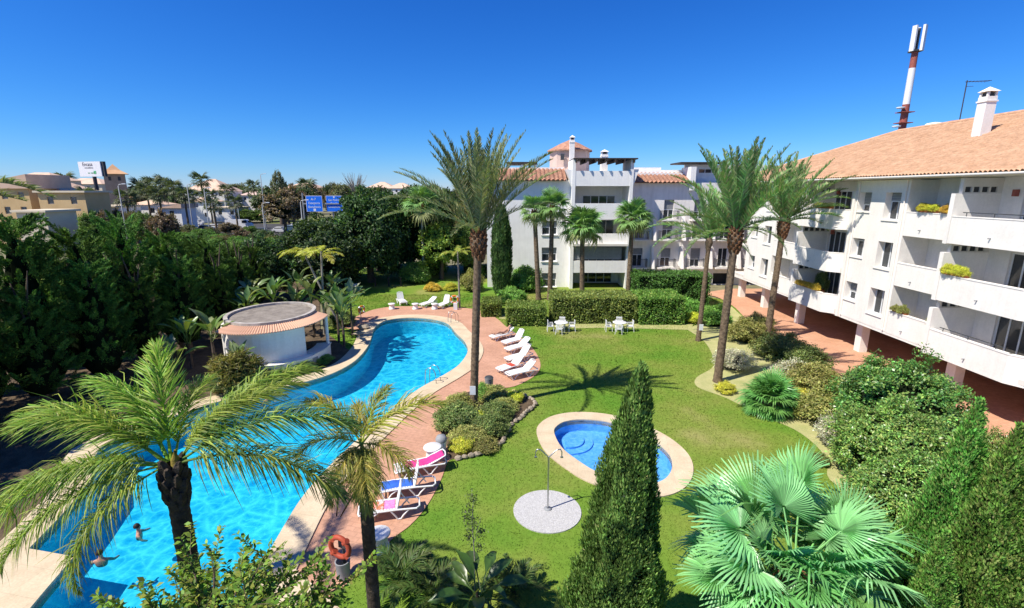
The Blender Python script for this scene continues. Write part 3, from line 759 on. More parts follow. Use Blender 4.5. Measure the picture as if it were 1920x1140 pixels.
# fascia beam under the first floor, columns
MB().box(XB+.02, XB+.4, 8, Y_END, ZB[0]-.2, ZB[0]+.015).build('edge_beam', WHITE, bld)
for y in (17.6, 24.4, 31.4, 38.6, 44.2, 48.9):
    MB().box(23.1, 23.62, y-.27, y+.27, .02, ZB[0]+.015).build('column', WHITE, bld)
for y in (17.6, 24.4, 31.4, 38.6, 44.2, 48.9):
    MB().box(28.1, 28.5, y-.2, y+.2, .02, ZB[0]+.015).build('column', WHITE, bld)
# eaves and the tiled roof with a hipped far end
EX = XB-.78
MB().box(EX+.05, XBACK, 8, Y_END+.5, EAVE+.06, EAVE+.20).build('eaves_slab', SOFFIT, bld)
MB().tube([(EX-.06, 8, EAVE+.14), (EX-.06, Y_END+.6, EAVE+.14)], .07, 8).build('gutter', SOFFIT, bld)
def tiled_slope(name, material, p00, p10, p01, p11, pitch, course, parent, amp=.055, lap=.03):
    """barrel tiles over the quad p00-p10 (eave) to p01-p11 (ridge): corrugated rows laid in stepped courses"""
    p00, p10, p01, p11 = map(Vector, (p00, p10, p01, p11))
    eave = (p10-p00); Lx = eave.length; up = ((p01+p11)/2-(p00+p10)/2).length
    nrm = eave.cross(p01-p00 if (p01-p00).length > .01 else p11-p00).normalized(); nrm = nrm if nrm.z > 0 else -nrm
    cols = max(2, int(Lx/pitch)); seg = 6; rows = max(2, int(up/course))
    u = np.linspace(0, 1, cols*seg+1); cor = np.abs(np.cos(np.arange(cols*seg+1)*math.pi/seg))*2-1
    V = []; F = []; nu = len(u)
    a0, a1, b0, b1 = map(np.array, (p00, p10, p01, p11)); nn = np.array(nrm)
    jit = rng.normal(0, .010, (rows, nu))
    for j in range(rows):
        for q, e in ((0, lap), (1, 0)):
            v = (j+q)/rows
            l = a0+(b0-a0)*v; r = a1+(b1-a1)*v
            V.append(l[None, :]+(r-l)[None, :]*u[:, None] + nn[None, :]*(amp*cor+e+jit[j])[:, None])
    V = np.concatenate(V, 0)
    for j in range(2*rows-1):
        i = np.arange(nu-1); F.append(np.stack([j*nu+i, j*nu+i+1, (j+1)*nu+i+1, (j+1)*nu+i], 1))
    off = Vector((0, 0, 0)); p = parent
    while p.parent: p = p.parent
    me = np_mesh(name, V-np.array(p.location), np.concatenate(F, 0), material)
    return tag(mobj(name, me, parent), kind='stuff')
ridge_w = 9.3; RZ = EAVE+.22+ridge_w*.405; RX = EX-.1+ridge_w
roof = MB().add([(EX-.05, 8, EAVE+.16), (EX-.05, Y_END+.7, EAVE+.16), (RX, Y_END-8.2, RZ-.07), (RX, 8, RZ-.07), (XBACK+8, Y_END+.7, EAVE+.16), (XBACK+8, 8, EAVE+.16)],
                [(0, 1, 2, 3), (1, 4, 2), (2, 4, 5, 3)]).build('roof', TILE, bld)
tiled_slope('roof_tiles', TILE, (EX-.12, 8, EAVE+.22), (EX-.12, Y_END+.75, EAVE+.22), (RX, 8, RZ), (RX, Y_END-8.2, RZ), .24, .40, roof)
tiled_slope('roof_tiles', TILE, (EX-.12, Y_END+.76, EAVE+.22), (XBACK+8, Y_END+.76, EAVE+.22), (RX-.02, Y_END-8.2, RZ), (RX+.02, Y_END-8.2, RZ), .24, .40, roof)
MB().tube([(RX, 8, RZ+.05), (RX, Y_END-8.2, RZ+.05)], .14, 8).tube([(RX, Y_END-8.2, RZ+.05), (EX-.1, Y_END+.75, EAVE+.27)], .12, 8).build('ridge_tiles', TILE, roof)
# chimney and roof furniture
def chimney(base, w_, h, parent, name='chimney'):
    c = MB(); c.obox((base.x, base.y, base.z+h*.5-.4), (w_/2, w_/2, h*.5+.4))
    c.obox((base.x, base.y, base.z+h-.25), (w_/2+.05, w_/2+.05, .04))
    o = c.build(name, WHITE, parent)
    t = MB()
    for dx in (-1, 1):
        for dy in (-1, 1): t.obox((base.x+dx*w_*.38, base.y+dy*w_*.38, base.z+h+.13), (w_*.09, w_*.09, .13))
    t.build('chimney_vent', WHITE, o)
    d = MB().obox((base.x, base.y, base.z+h+.12), (w_*.33, w_*.33, .11)); d.build('flue', DARKGREY, o)
    r = MB().add([(base.x+sx*w_*.62, base.y+sy*w_*.62, base.z+h+.27) for sx, sy in ((-1, -1), (1, -1), (1, 1), (-1, 1))] + [(base.x, base.y, base.z+h+.55)], [(0, 1, 4), (1, 2, 4), (2, 3, 4), (3, 0, 4), (3, 2, 1, 0)])
    r.build('chimney_cap', WHITE, o); return o
def on_roof(px, py):
    """where the sight line meets the near roof slope"""
    d = ray(px, py); k = .405
    t = (EAVE+.22 - CAM_H - k*(EX-.1)) / (d.z - k*d.x); return Vector((d.x*t, d.y*t, CAM_H+d.z*t))
cb = on_roof(1838, 254); chimney(cb, .58, 2.1, bld)
ab = Vector((RX+.1, A(1795, 235, 34).y, RZ)); ab = AX(1797, 237, RX+.4); ab.z = RZ-.2
an = thing('roof_antenna', 'thin television aerial on the ridge of the right roof beside the white chimney', 'antenna', ab)
MB().tube([(0, 0, 0), (0, 0, 3.0)], .035, 6).build('mast', DARKGREY, an, True)
MB().tube([(-.1, 0, 2.9), (1.5, -.2, 2.95)], .02, 5).tube([(0, 0, 2.6), (.5, 0, 2.62)], .015, 5).build('boom', DARKGREY, an, True)
el = MB()
for i in range(7): el.tube([(.1+i*.21, -.22, 2.92), (.1+i*.21, .22, 2.92)], .012, 4)
el.build('elements', DARKGREY, an, True)
vb = AX(1768, 240, RX+1.2)
vt = thing('roof_vent_housing', 'rounded white and brick vent housing poking above the right roof ridge', 'vent', (vb.x, vb.y, RZ-.3))
MB().lathe([(.75, -.2), (.75, .35), (.5, .62), (.02, .70)], (-.5, .2, 0), 14).build('dome', WHITE, vt, True)
MB().lathe([(.85, -.2), (.85, .45), (.6, .72), (.02, .80)], (.75, -.3, 0), 14).build('brick_dome', REDMAST, vt, True)
mbp = A(1690, 250, 62); mast = thing('telecom_mast', 'tall red and white banded telecom mast behind the right roof', 'mast', (mbp.x, 62, 0))
zt = A(1722, 75, 62).z; z1 = A(1690, 256, 62).z; z2 = A(1700, 196, 62).z; z3 = A(1714, 128, 62).z; z4 = A(1721, 96, 62).z
MB().tube([(0, 0, 0), (0, 0, z1-1), (0, 0, z2)], [.42, .40, .38], 12).build('lower_red_band', REDMAST, mast, True)
MB().tube([(0, 0, z2+.002), (0, 0, z3)], [.37, .35], 12).build('white_band', SIGNWHITE, mast, True)
MB().tube([(0, 0, z3+.002), (0, 0, z4)], [.34, .33], 12).build('upper_red_band', REDMAST, mast, True)
MB().tube([(0, 0, z4+.002), (0, 0, zt+1.2)], [.2, .2], 10).box(-.5, .5, -.5, .5, z4-.1, z4+.1).build('head_frame', DARKGREY, mast, True)
for i, a in enumerate((200, 300, 60)):
    c = Vector((math.cos(R(a))*.62, math.sin(R(a))*.62, (z4+zt)/2+.7)); MB().obox(c, (.13, .24, 1.35), R(a)).build('panel_antenna', SIGNWHITE, mast, True)
for i in range(3):
    MB().box(-.75, .75, -.6, .6, z1+.3+i*1.2, z1+.38+i*1.2).build('platform', REDMAST, mast, True)
for (dx, dz) in ((-.95, .5), (-.95, 1.5), (-.8, 3.6)):
    MB().lathe([(.02, -.12), (.42, -.06), (.45, .06), (.02, .1)], (dx, -.3, z1-.4+dz), 12).build('dish', SIGNWHITE, mast, True)

# ------------------------------------------------------------------ rear apartment building
YB = 54.0
def bx_(px, y=450, Y=YB): return A(px, y, Y).x
def bz_(py, px=1100, Y=YB): return A(px, py, Y).z
rear = thing('apartment_building', 'white apartment block across the garden with pergola-topped central bay', 'building', (12, 60, 0))
XL, XC0, XC1, XRR = bx_(913), bx_(1068), bx_(1178), bx_(1462)
ZE = bz_(339); Z3 = bz_(380); Z2 = bz_(437)
YR = YB+1.6                                    # recessed right wing
# left wing
lw = [(bx_(1016), bx_(1044), bz_(440), bz_(414)), (bx_(1016), bx_(1044), bz_(490), bz_(464)), (bx_(1016), bx_(1044), bz_(538), bz_(512))]
holed_wall(MB(), 'y', YB, YB+.4, XL, XC0-.002, -.05, ZE+.05, lw).build('left_wing_wall', WHITE_R, rear)
MB().box(XL, XL+.4, YB+.402, YB+11, -.05, ZE+.04).build('end_wall', WHITE_R, rear)
for h in lw:
    window(rear, 'y', YB+.25, h[0]+.003, h[1]-.003, h[2]+.003, h[3]-.003, 2, 'window', .07, SIGNWHITE, .06, .45)
    MB().box(h[0]-.1, h[1]+.1, YB-.12, YB+.24, h[2]-.09, h[2]-.002).build('window_sill', WHITE_R, rear)
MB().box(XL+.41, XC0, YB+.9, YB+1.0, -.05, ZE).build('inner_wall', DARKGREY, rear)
# central bay stands forward
YC = YB-.9
lv = [0, bz_(509), bz_(458), bz_(411), bz_(349)]          # underside of each loggia front
tops = [bz_(487), bz_(437), bz_(381), bz_(321)]
MB().box(XC0, XC0+.35, YC, YB+3, -.05, bz_(300)).box(XC1-.35, XC1, YC, YB+3, -.05, bz_(300)).build('bay_pier', WHITE_R, rear)
for i in range(4):
    MB().box(XC0+.352, XC1-.352, YC+.03, YC+.25, lv[i+1], tops[i]).build('loggia_front', WHITE_R, rear)
    MB().box(XC0+.352, XC1-.352, YC+.26, YB+3, lv[i+1]+.02, lv[i+1]+.24).build('loggia_slab', SOFFIT, rear)
dz = [(0.02, lv[1]-.02), (tops[0]-.9, lv[2]), (tops[1]-.9, lv[3]), (tops[2]-1.0, lv[4])]
for i, (a, b) in enumerate(dz):
    w0, w1 = bx_(1090, 450, YB+2.6), bx_(1150, 450, YB+2.6)
    a_ = (lv[i]+.25 if i else .02)
    holed_wall(MB(), 'y', YB+2.6, YB+2.85, XC0+.352, XC1-.352, a_, lv[i+1]+.018, [(w0, w1, a_+.03, a_+2.25)]).build('loggia_wall', WHITE_R, rear)
    window(rear, 'y', YB+2.68, w0+.003, w1-.003, a_+.035, a_+2.24, 4, 'terrace_door', .07, SIGNWHITE)
# rolled blind on the first floor loggia
bl = MB(); z0_, z1_ = bz_(485), bz_(462); k = 9
for i in range(k): bl.box(XC0+.45, XC1-.8, YC+.27, YC+.31, z0_+(z1_-z0_)*i/k, z0_+(z1_-z0_)*(i+1)/k-.012)
bl.build('blind', GREY, rear)
MB().box(XC0+.2, XC1-.3, YC-.5, YC-.002, bz_(459), bz_(455)).build('awning_case', SOFFIT, rear)
# pergola over the roof terrace
MB().box(XC0+.1, XC1+.3, YC-.35, YB+3.2, bz_(300)+.01, bz_(300)+.14).build('pergola_roof', DARKWOOD, rear)
for i in range(7): MB().box(XC0+.3+i*1.0, XC0+.42+i*1.0, YC-.45, YB+3.2, bz_(304)-.12, bz_(300)).build('pergola_beam', DARKWOOD, rear)
# flared buttresses either side of the bay head
for x0, x1 in ((XC0-.002, XC0-.55), (XC1+.002, XC1+.55)):
    zt_, zb_ = bz_(318), bz_(352); xa, xb = min(x0, x1), max(x0, x1)
    inner, outer = x0, x1
    MB().add([(inner, YC+.1, zb_), (inner, YC+.1, zt_), (outer, YC+.1, zt_), (inner, YB+2, zb_), (inner, YB+2, zt_), (outer, YB+2, zt_)], [(0, 1, 2), (5, 4, 3), (0, 3, 4, 1), (1, 4, 5, 2), (2, 5, 3, 0)]).build('buttress', WHITE_R, rear)
# tiled skirts of the roof
sl = MB().add([(XL-.3, YB-.65, ZE), (XC0-.56, YB-.65, ZE), (XC0-.56, YB+2.2, bz_(316)), (XL-.3, YB+2.2, bz_(316)), (XL-.3, YB+2.2, ZE), (XC0-.56, YB+2.2, ZE)], [(0, 1, 2, 3), (0, 4, 5, 1), (1, 5, 2), (0, 3, 4)]).build('roof', TILE2, rear)
tiled_slope('roof_tiles', TILE2, (XL-.32, YB-.72, ZE+.05), (XC0-.57, YB-.72, ZE+.05), (XL-.32, YB+2.2, bz_(316)+.06), (XC0-.57, YB+2.2, bz_(316)+.06), .46, .45, sl, .085, .04)
MB().box(XL, XC0-.56, YB+2.21, YB+2.5, ZE-.1, bz_(312)).build('roof_parapet', WHITE_R, rear)
ZE2 = bz_(343, 1200, YR)
XR2 = bx_(1290, 350, YR)
sl2 = MB().add([(XC1+.56, YR-.6, ZE2), (XR2, YR-.6, ZE2), (XR2, YR+2.2, bz_(323)), (XC1+.56, YR+2.2, bz_(323)), (XC1+.56, YR+2.2, ZE2), (XR2, YR+2.2, ZE2)], [(0, 1, 2, 3), (0, 4, 5, 1), (1, 5, 2), (0, 3, 4)]).build('roof', TILE2, rear)
tiled_slope('roof_tiles', TILE2, (XC1+.57, YR-.66, ZE2+.05), (XR2, YR-.66, ZE2+.05), (XC1+.57, YR+2.2, bz_(323)+.06), (XR2, YR+2.2, bz_(323)+.06), .46, .45, sl2, .085, .04)
MB().box(XC1+.56, XR2+.5, YR+2.21, YR+2.5, ZE2-.2, bz_(316)).build('roof_parapet', WHITE_R, rear)
# right wing: French windows with small balconies
cols = [bx_(p, 450, YR) for p in (1197, 1250, 1306, 1358, 1412)]
rows = [bz_(500, 1300, YR), bz_(448, 1300, YR), bz_(411, 1300, YR)]
rh = [(c-.55, c+.55, z+.02, z+2.12) for z in rows for c in cols]
gh = [(c-.9, c+.9, .02, rows[0]-.75) for c in cols]
holed_wall(MB(), 'y', YR, YR+.35, XC1-.1, XRR, -.05, ZE2+.03, rh+gh).build('right_wing_wall', WHITE2, rear)
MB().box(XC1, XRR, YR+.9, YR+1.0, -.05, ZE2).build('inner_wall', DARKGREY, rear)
for i, h in enumerate(rh):
    window(rear, 'y', YR+.2, h[0]+.003, h[1]-.003, h[2]+.002, h[3]-.002, 2, 'terrace_door', .07, SIGNWHITE, .06, (.35, .6, .25, .5, .0)[(i*3) % 5])
    c = (h[0]+h[1])/2; z = h[2]-.02
    MB().box(c-1.0, c+1.0, YR-.85, YR-.002, z-.16, z-.005).build('balcony_slab', WHITE2, rear)
    rl = MB()
    for q in np.linspace(c-.95, c+.95, 15): rl.box(q-.012, q+.012, YR-.82, YR-.796, z, z+.92)
    for q in np.linspace(YR-.8, YR-.05, 5): rl.box(c-.962, c-.938, q-.012, q+.012, z, z+.92).box(c+.938, c+.962, q-.012, q+.012, z, z+.92)
    rl.box(c-.97, c+.97, YR-.83, YR-.785, z+.92, z+.96).box(c-.97, c-.93, YR-.784, YR-.02, z+.92, z+.96).box(c+.93, c+.97, YR-.784, YR-.02, z+.92, z+.96)
    rl.build('balcony_railing', DARKGREY, rear)
for i in range(len(cols)-1):                    # raking fins between the window bays
    x = (cols[i]+cols[i+1])/2
    for z in rows[:2]:
        MB().add([(x-.15, YR-.004, z-.1), (x+.15, YR-.004, z-.1), (x+.15, YR-.004, z+2.4), (x-.15, YR-.004, z+2.4), (x-.15, YR-1.0, z-.1), (x+.15, YR-1.0, z-.1), (x+.15, YR-.25, z+2.4), (x-.15, YR-.25, z+2.4)], [(4, 5, 6, 7), (0, 3, 2, 1), (1, 2, 6, 5), (0, 4, 7, 3), (3, 7, 6, 2), (0, 1, 5, 4)]).build('fin', WHITE2, rear)
# penthouse at the right end, with a second pergola
px0, px1 = bx_(1283, 330, YR+1.5), bx_(1450, 330, YR+1.5)
holed_wall(MB(), 'y', YR+1.5, YR+1.8, px0, px1, ZE2+.04, bz_(308, 1330, YR), [(px0+1.6, px0+3.8, ZE2+.5, bz_(315, 1330, YR))]).build('penthouse_wall', WHITE_R, rear)
window(rear, 'y', YR+1.62, px0+1.61, px0+3.79, ZE2+.51, bz_(315, 1330, YR)-.01, 3, 'window', .07, SIGNWHITE)
MB().box(px0-.9, px0+4.2, YR+.3, YR+4, bz_(306, 1330, YR), bz_(306, 1330, YR)+.15).build('pergola_roof', DARKWOOD, rear)
MB().box(XR2+.02, XR2+.6, YR-.5, YR+2.6, ZE2-.8, bz_(313, 1300, YR)).build('bay_pier', WHITE_R, rear)
MB().box(XL, XRR+6, YB+3.2, YB+14, -.05, bz_(322)).build('roof_block', WHITE_R, rear)
# roof top pieces
tw = A(1068, 300, YB+9); tws = bz_(284, 1068, YB+9)
turret = MB().lathe([(2.45, -2.5), (2.45, tws-tw.z)], tw, 8, False).build('stair_turret', PINKW, rear)
MB().lathe([(2.75, tws-tw.z-.05), (2.75, tws-tw.z+.1), (1.2, tws-tw.z+.9), (.1, tws-tw.z+1.35)], tw, 16, False).build('turret_roof', TILE2, turret)
for s_ in (-.75, .0): MB().obox((tw.x+s_*1.5, tw.y-2.4, tw.z+.2), (.22, .12, .35)).build('turret_window', DARKGREY, turret)
chimney(A(1072, 296, YB+6), .55, 2.0, rear); chimney(A(1132, 318, YB+5), .75, 1.7, rear)
MB().box(bx_(950, 310, YB+4), bx_(1007, 310, YB+4), YB+3.4, YB+6, bz_(309, 980, YB+4), bz_(304, 980, YB+4)).build('pergola_roof', DARKWOOD, rear)
for q in (952, 978, 1004): MB().box(bx_(q, 310, YB+4)-.1, bx_(q, 310, YB+4)+.1, YB+3.5, YB+3.7, bz_(324), bz_(309, 980, YB+4)).build('pergola_post', WHITE_R, rear)
MB().box(bx_(1190, 310, YB+4), bx_(1240, 310, YB+4), YB+4, YB+4.6, bz_(322), bz_(314, 1200, YB+4)).build('roof_parapet', WHITE_R, rear)

# ------------------------------------------------------------------ pool bar
BC = Vector((-15.1, 29.9, 0)); RB = 2.55; RZB = 2.95
bar = thing('pool_bar', 'round white pool bar with flat gravel roof and terracotta tile skirt', 'building', BC)
SXY = (1.0, 1.12)
def arcwall(mb, r0, r1, a0, a1, z0, z1, n=28):
    t = [R(a0)+(R(a1)-R(a0))*i/n for i in range(n+1)]
    poly = [(math.cos(q)*r1*SXY[0], math.sin(q)*r1*SXY[1]) for q in t] + [(math.cos(q)*r0*SXY[0], math.sin(q)*r0*SXY[1]) for q in reversed(t)]
    return mb.prism(poly, z0, z1)
arcwall(MB(), RB-.05, RB+.2, 95, 336, .0, RZB-.32).build('wall', WHITE, bar, True)
arcwall(MB(), RB+.0, RB+.75, 225, 372, .0, .75).build('low_wall', WHITE, bar, True)
arcwall(MB(), RB-.1, RB+.78, 337, 376, .751, .82).build('counter', SOFFIT, bar, True)
MB().prism([(math.cos(q)*(RB-.25)*SXY[0], math.sin(q)*(RB-.25)*SXY[1]) for q in np.linspace(0, 2*math.pi, 41)[:-1]], RZB-.35, RZB-.02).build('roof_slab', SOFFIT, bar, True)
MB().prism([(math.cos(q)*(RB-.2)*SXY[0], math.sin(q)*(RB-.2)*SXY[1]) for q in np.linspace(0, 2*math.pi, 41)[:-1]], RZB-.018, RZB+.03).build('roof_gravel', ROOFGRAVEL, bar, True)
arcwall(MB(), RB-.2, RB+.02, 0, 359.9, RZB-.30, RZB+.17, 48).build('roof_rim', mat('weathered_rim', (.52, .48, .43), (.30, .27, .24), scale=3, rough=.95), bar, True)
# tile skirt: one object for each tile
n = 58; pitch_ = (R(376)-R(240))/n
tl = MB(); th = pitch_/2*.96
ring_ = []
for (r, z) in ((RB+.03, RZB-.0), (RB+.72, RZB-.26)):
    for q in np.linspace(-th, th, 7): ring_.append((r*math.cos(q), r*math.sin(q), z+.05*math.cos(q/th*math.pi/2)))
me_t = bpy.data.meshes.new('skirt_tile')
low = [(x, y, z-.05) for x, y, z in ring_]
fs = [(i, i+1, i+8, i+7) for i in range(6)] + [(14+i+7, 14+i+8, 14+i+1, 14+i) for i in range(6)] + [(7+i, 8+i, 22+i, 21+i) for i in range(6)] + [(0, 7, 21, 14), (6, 20, 27, 13)]
me_t.from_pydata(ring_+low, [], fs); me_t.materials.append(mat('skirt_tile', (.68, .43, .29), (.60, .36, .24), scale=3, rough=.85, fine=(9, .1))); me_t.update()
sk = arcwall(MB(), RB+.02, RB+.4, 240, 376, RZB-.36, RZB-.22).build('tile_skirt', SOFFIT, bar, True)
for i in range(n):
    a = R(240)+(i+.5)*pitch_; o = mobj('skirt_tile', me_t, sk); o.rotation_euler = (0, 0, a); o.scale = (1.0, 1.0, 1)
    k = math.hypot(math.cos(a)*SXY[0], math.sin(a)*SXY[1]); o.scale = (k, k, 1)
for a in (371,):
    MB().tube([(math.cos(R(a))*(RB+.62), math.sin(R(a))*(RB+.62)*1.12, .82), (math.cos(R(a))*(RB+.62), math.sin(R(a))*(RB+.62)*1.12, RZB-.33)], .10, 10).build('post', WHITE, bar, True)
MB().obox((math.cos(R(338))*(RB+.755), math.sin(R(338))*(RB+.755)*1.12, .42), (.02, .22, .17), R(338)+.05).build('wall_vent', GREY, bar, True)
arcwall(MB(), RB-.5, RB-.3, 337, 372, .0, .95).build('back_counter', DARKWOOD, bar, True)

# ------------------------------------------------------------------ trees of the boundary on the left
FOL = 1.75
prof_con = lambda u: np.clip(1.0-.92*np.asarray(u)**1.35, .03, 1)*np.clip(.55+np.asarray(u)*3.5, 0, 1)
def plume_tree(name, H, Rm, n, base, alt, seed):
    """broad conifer: plumes of upright foliage around an uneven crown"""
    r = np.random.default_rng(seed); global rng; old = rng; rng = r
    m = 210; u = r.uniform(.05, .98, m)**.9; a = r.uniform(0, 2*math.pi, m)
    rr = Rm*prof_con(u)*(.75+.4*r.uniform(0, 1, m))
    pc = np.stack([np.cos(a)*rr, np.sin(a)*rr, u*H], 1); k = r.integers(0, m, n)
    out = np.stack([np.cos(a), np.sin(a), np.zeros(m)], 1)
    pl = r.uniform(.6, 1.6, m); axis = unit(out*1.0+np.array([0, 0, .85])+r.normal(0, .3, (m, 3)))
    t = r.uniform(0, 1, n)**.8; wd = .26*(1-t*.85)*pl[k]
    pos = pc[k] + axis[k]*(t*pl[k])[:, None] + unit(r.normal(0, 1, (n, 3)))*(wd*r.uniform(.3, 1, n))[:, None]
    d = unit(axis[k]*1.3 + (pos-pc[k]-axis[k]*(t*pl[k])[:, None])*2 + r.normal(0, .35, (n, 3)))
    L = r.uniform(.09, .19, n); V, F = leaves(pos, d, unit(out[k]+r.normal(0, .5, (n, 3))), L, L*.36, .2)
    c = tints(n, base, .25, alt, .3, 1)*np.exp(r.normal(0, .28, m))[k][:, None]
    me = np_mesh(name, V, F, NEEDLE, np.repeat(np.clip(c, .002, .4), 4, 0)); rng = old; return me
con_v = [plume_tree('crown', 9.0, 2.35, 46000, (.044, .092, .018), (.080, .145, .026), s) for s in (3, 4, 5)]
con_core = spire_core('crown_core', 8.2, 2.35, prof_con, .64)
con_tr = limb_mesh('trunk', 7, .16, .5, 3, BARK, .1, 4)
row = [(-24.5, 12.0), (-24.6, 15.0), (-24.3, 18.0), (-24.6, 21.0), (-24.2, 23.8), (-23.8, 26.6), (-23.4, 29.4), (-22.9, 32.4), (-22.2, 35.6), (-22.3, 39.0), (-22.6, 42.5)]
hts = [.93, .86, .93, .84, .92, .84, .88, .76, .68, .60, .54]
def conifer(i, x, y, s, label, grp):
    t = thing('conifer_tree', label, 'tree', (x, y, 0), i*1.7, grp)
    c = mobj('crown', con_v[i % 3], t); c.location = (0, 0, .8); c.scale = (s*(.95+.1*(i % 2)), s, s)
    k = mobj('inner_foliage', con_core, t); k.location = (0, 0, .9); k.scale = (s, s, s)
    mobj('trunk', con_tr, t)
for i, (x, y) in enumerate(row):
    conifer(i, x, y, hts[i], 'dark green conifer, %s from the near end of the row left of the pool' % ORD[i], 'conifers along the left boundary')
for i, (x, y, k) in enumerate([(-22.6, 16.6, .62), (-22.9, 22.4, .55), (-22.2, 25.3, .66), (-22.0, 28.2, .52), (-21.3, 31.0, .6), (-20.8, 34.2, .5), (-21.0, 37.4, .52)]):
    conifer(i+2, x, y, k, 'low conifer, %s of the short ones filling the front of the left row' % ORD[i], 'short conifers in front of the left row')
for i, (x, y) in enumerate([(-28.0, 16.5), (-28.3, 20.2), (-27.8, 24.2), (-27.4, 28.2), (-27.2, 32.2), (-26.4, 36.6), (-26.5, 41)]):
    conifer(i+1, x, y, .84-.035*i+.05*math.sin(i*2.1), 'dark conifer of the second row, %s from the near end' % ORD[i], 'conifers behind the boundary row')

# broadleaf masses behind the pool
def tree(name, label, x, y, h, radii, cm, tm, grp=None, core=None, rz=0, cat='tree', z=0, cs=1):
    t = thing(name, label, cat, (x, y, z), rz, grp)
    c = mobj('crown', cm, t); c.location = (0, 0, h-radii[2]); c.scale = (radii[0], radii[1], radii[2])
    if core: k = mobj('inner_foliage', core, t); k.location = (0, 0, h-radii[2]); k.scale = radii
    if tm: q = mobj('trunk', tm, t); q.scale = (h/6, h/6, h*.8/6)
    return t
one = (1, 1, 1)
cm_dark = [crown_mesh('crown', one, 240, 62, (.085, .55), (.020, .040, .012), .28, (.045, .075, .018), .25, .17) for _ in range(2)]
cm_mid = [crown_mesh('crown', one, 200, 55, (.085, .6), (.055, .105, .022), .28, (.085, .13, .025), .3, .18) for _ in range(2)]
cm_olive = [crown_mesh('crown', one, 170, 44, (.095, .5), (.085, .085, .030), .3, (.12, .10, .04), .3, .18)]
cm_bright = [crown_mesh('crown', one, 180, 55, (.10, .6), (.095, .175, .028), .25, (.16, .22, .03), .25, .18)]
core1 = core_mesh('crown_core', one, .70); tr1 = limb_mesh('trunk', 6, .22, 1.3, 5, BARK, .2, 2)
big = [(-20.5, 52, 7.5, (4.2, 4, 3.8), 0), (-16.6, 57, 10.2, (4.4, 4.2, 5.0), 1), (-13.0, 62, 10.9, (4.3, 4.2, 5.3), 0), (-9.6, 66, 10.4, (3.6, 3.8, 5.0), 1), (-22.5, 58, 7.4, (4.0, 4, 3.8), 1), (-18, 66, 10.4, (4.6, 4.2, 4.8), 0), (-24.5, 47.5, 6.0, (3.2, 3.2, 3.0), 1)]
lbs = ['dark evergreen tree nearest the left of the blue road signs', 'dark evergreen tree just below the blue road signs', 'tallest dark evergreen tree right of the blue road signs', 'dark evergreen tree behind the slender fan palm', 'dark evergreen tree half hidden left of the road sign trees', 'dark evergreen tree at the back beneath the road signs', 'low dark evergreen where the conifer row ends']
for (x, y, h, r, v), l in zip(big, lbs): tree('evergreen_tree', l, x, y, h, r, cm_dark[v], tr1, 'dark evergreens behind the pool', core1, x)
tree('leafy_tree', 'bright green rounded tree behind the slender fan palm', -8.6, 59, 6.8, (2.7, 2.6, 2.6), cm_bright[0], tr1, None, core1, .5)
tree('olive_tree', 'brownish olive tree left of the rear building', -6.2, 66, 9.2, (2.8, 2.8, 3.4), cm_olive[0], tr1, None, core1, .2)
tree('leafy_tree', 'dark green tree close to the rear building left corner', -5.2, 61, 7.2, (2.0, 2.4, 3.2), cm_mid[1], tr1, None, core1, 2.2)

# ------------------------------------------------------------------ hedges, shrubs
FOL = 2.2
def hedge(label, x0, x1, y0, y1, h, n, base, alt, grp=None, rz=0, wob=.10):
    c = Vector(((x0+x1)/2, (y0+y1)/2, 0)); t = thing('hedge', label, 'hedge', c, rz, grp); a, b = (x1-x0)/2, (y1-y0)/2
    A_ = np.array([4*a*b, 2*a*h, 2*a*h*.2, 2*b*h, 2*b*h]); f = rng.choice(5, n, p=A_/A_.sum()); u = rng.uniform(-1, 1, n); v = rng.uniform(0, 1, n)
    pos = np.zeros((n, 3)); nr = np.zeros((n, 3)); v2 = v*2-1
    for k, (px_, nn) in enumerate((((u*a, v2*b, np.full(n, h)), (0, 0, 1)), ((u*a, np.full(n, -b), v*h), (0, -1, 0)), ((u*a, np.full(n, b), v*h), (0, 1, 0)), ((np.full(n, -a), u*b, v*h), (-1, 0, 0)), ((np.full(n, a), u*b, v*h), (1, 0, 0)))):
        s_ = f == k; pos[s_] = np.stack(px_, 1)[s_]; nr[s_] = nn
    lob = np.array([mnoise.noise(Vector(p)*1.1) + .6*mnoise.noise(Vector(p)*3.1) for p in pos])
    pos += nr*(lob*wob - rng.uniform(0, .12, n))[:, None]
    d = unit(nr*.5+rng.normal(0, .7, (n, 3))); L = rng.uniform(.09, .17, n)
    V, F = leaves(pos, d, unit(nr+rng.normal(0, .6, (n, 3))), L, L*.6)
    col = tints(n, base, .3, alt, .35, 1)*np.exp(lob*.3)[:, None]
    mobj('foliage', np_mesh('foliage', V, F, LEAF, np.repeat(np.clip(col, .003, .5), 4, 0)), t)
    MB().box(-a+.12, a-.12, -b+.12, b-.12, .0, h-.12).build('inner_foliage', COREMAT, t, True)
    return t
q0, q1 = P(950, 606), P(1022, 606)
hedge('low clipped hedge block at the left end of the hedge row', q0.x, q1.x, 37.6, 40.2, 1.55, 9000, (.085, .135, .03), (.12, .165, .035))
q0, q1 = P(1033, 602), P(1188, 602)
hedge('long clipped olive green hedge behind the two garden tables', q0.x, q1.x, 38.4, 41.6, 2.15, 17000, (.085, .115, .030), (.13, .15, .035))
q0, q1 = P(1190, 600), P(1270, 600)
hedge('fresh green clipped hedge at the right end of the hedge row', q0.x, q1.x, 38.0, 41.8, 2.2, 12000, (.060, .125, .025), (.10, .17, .03))
q0, q1 = P(905, 588), P(940, 588)
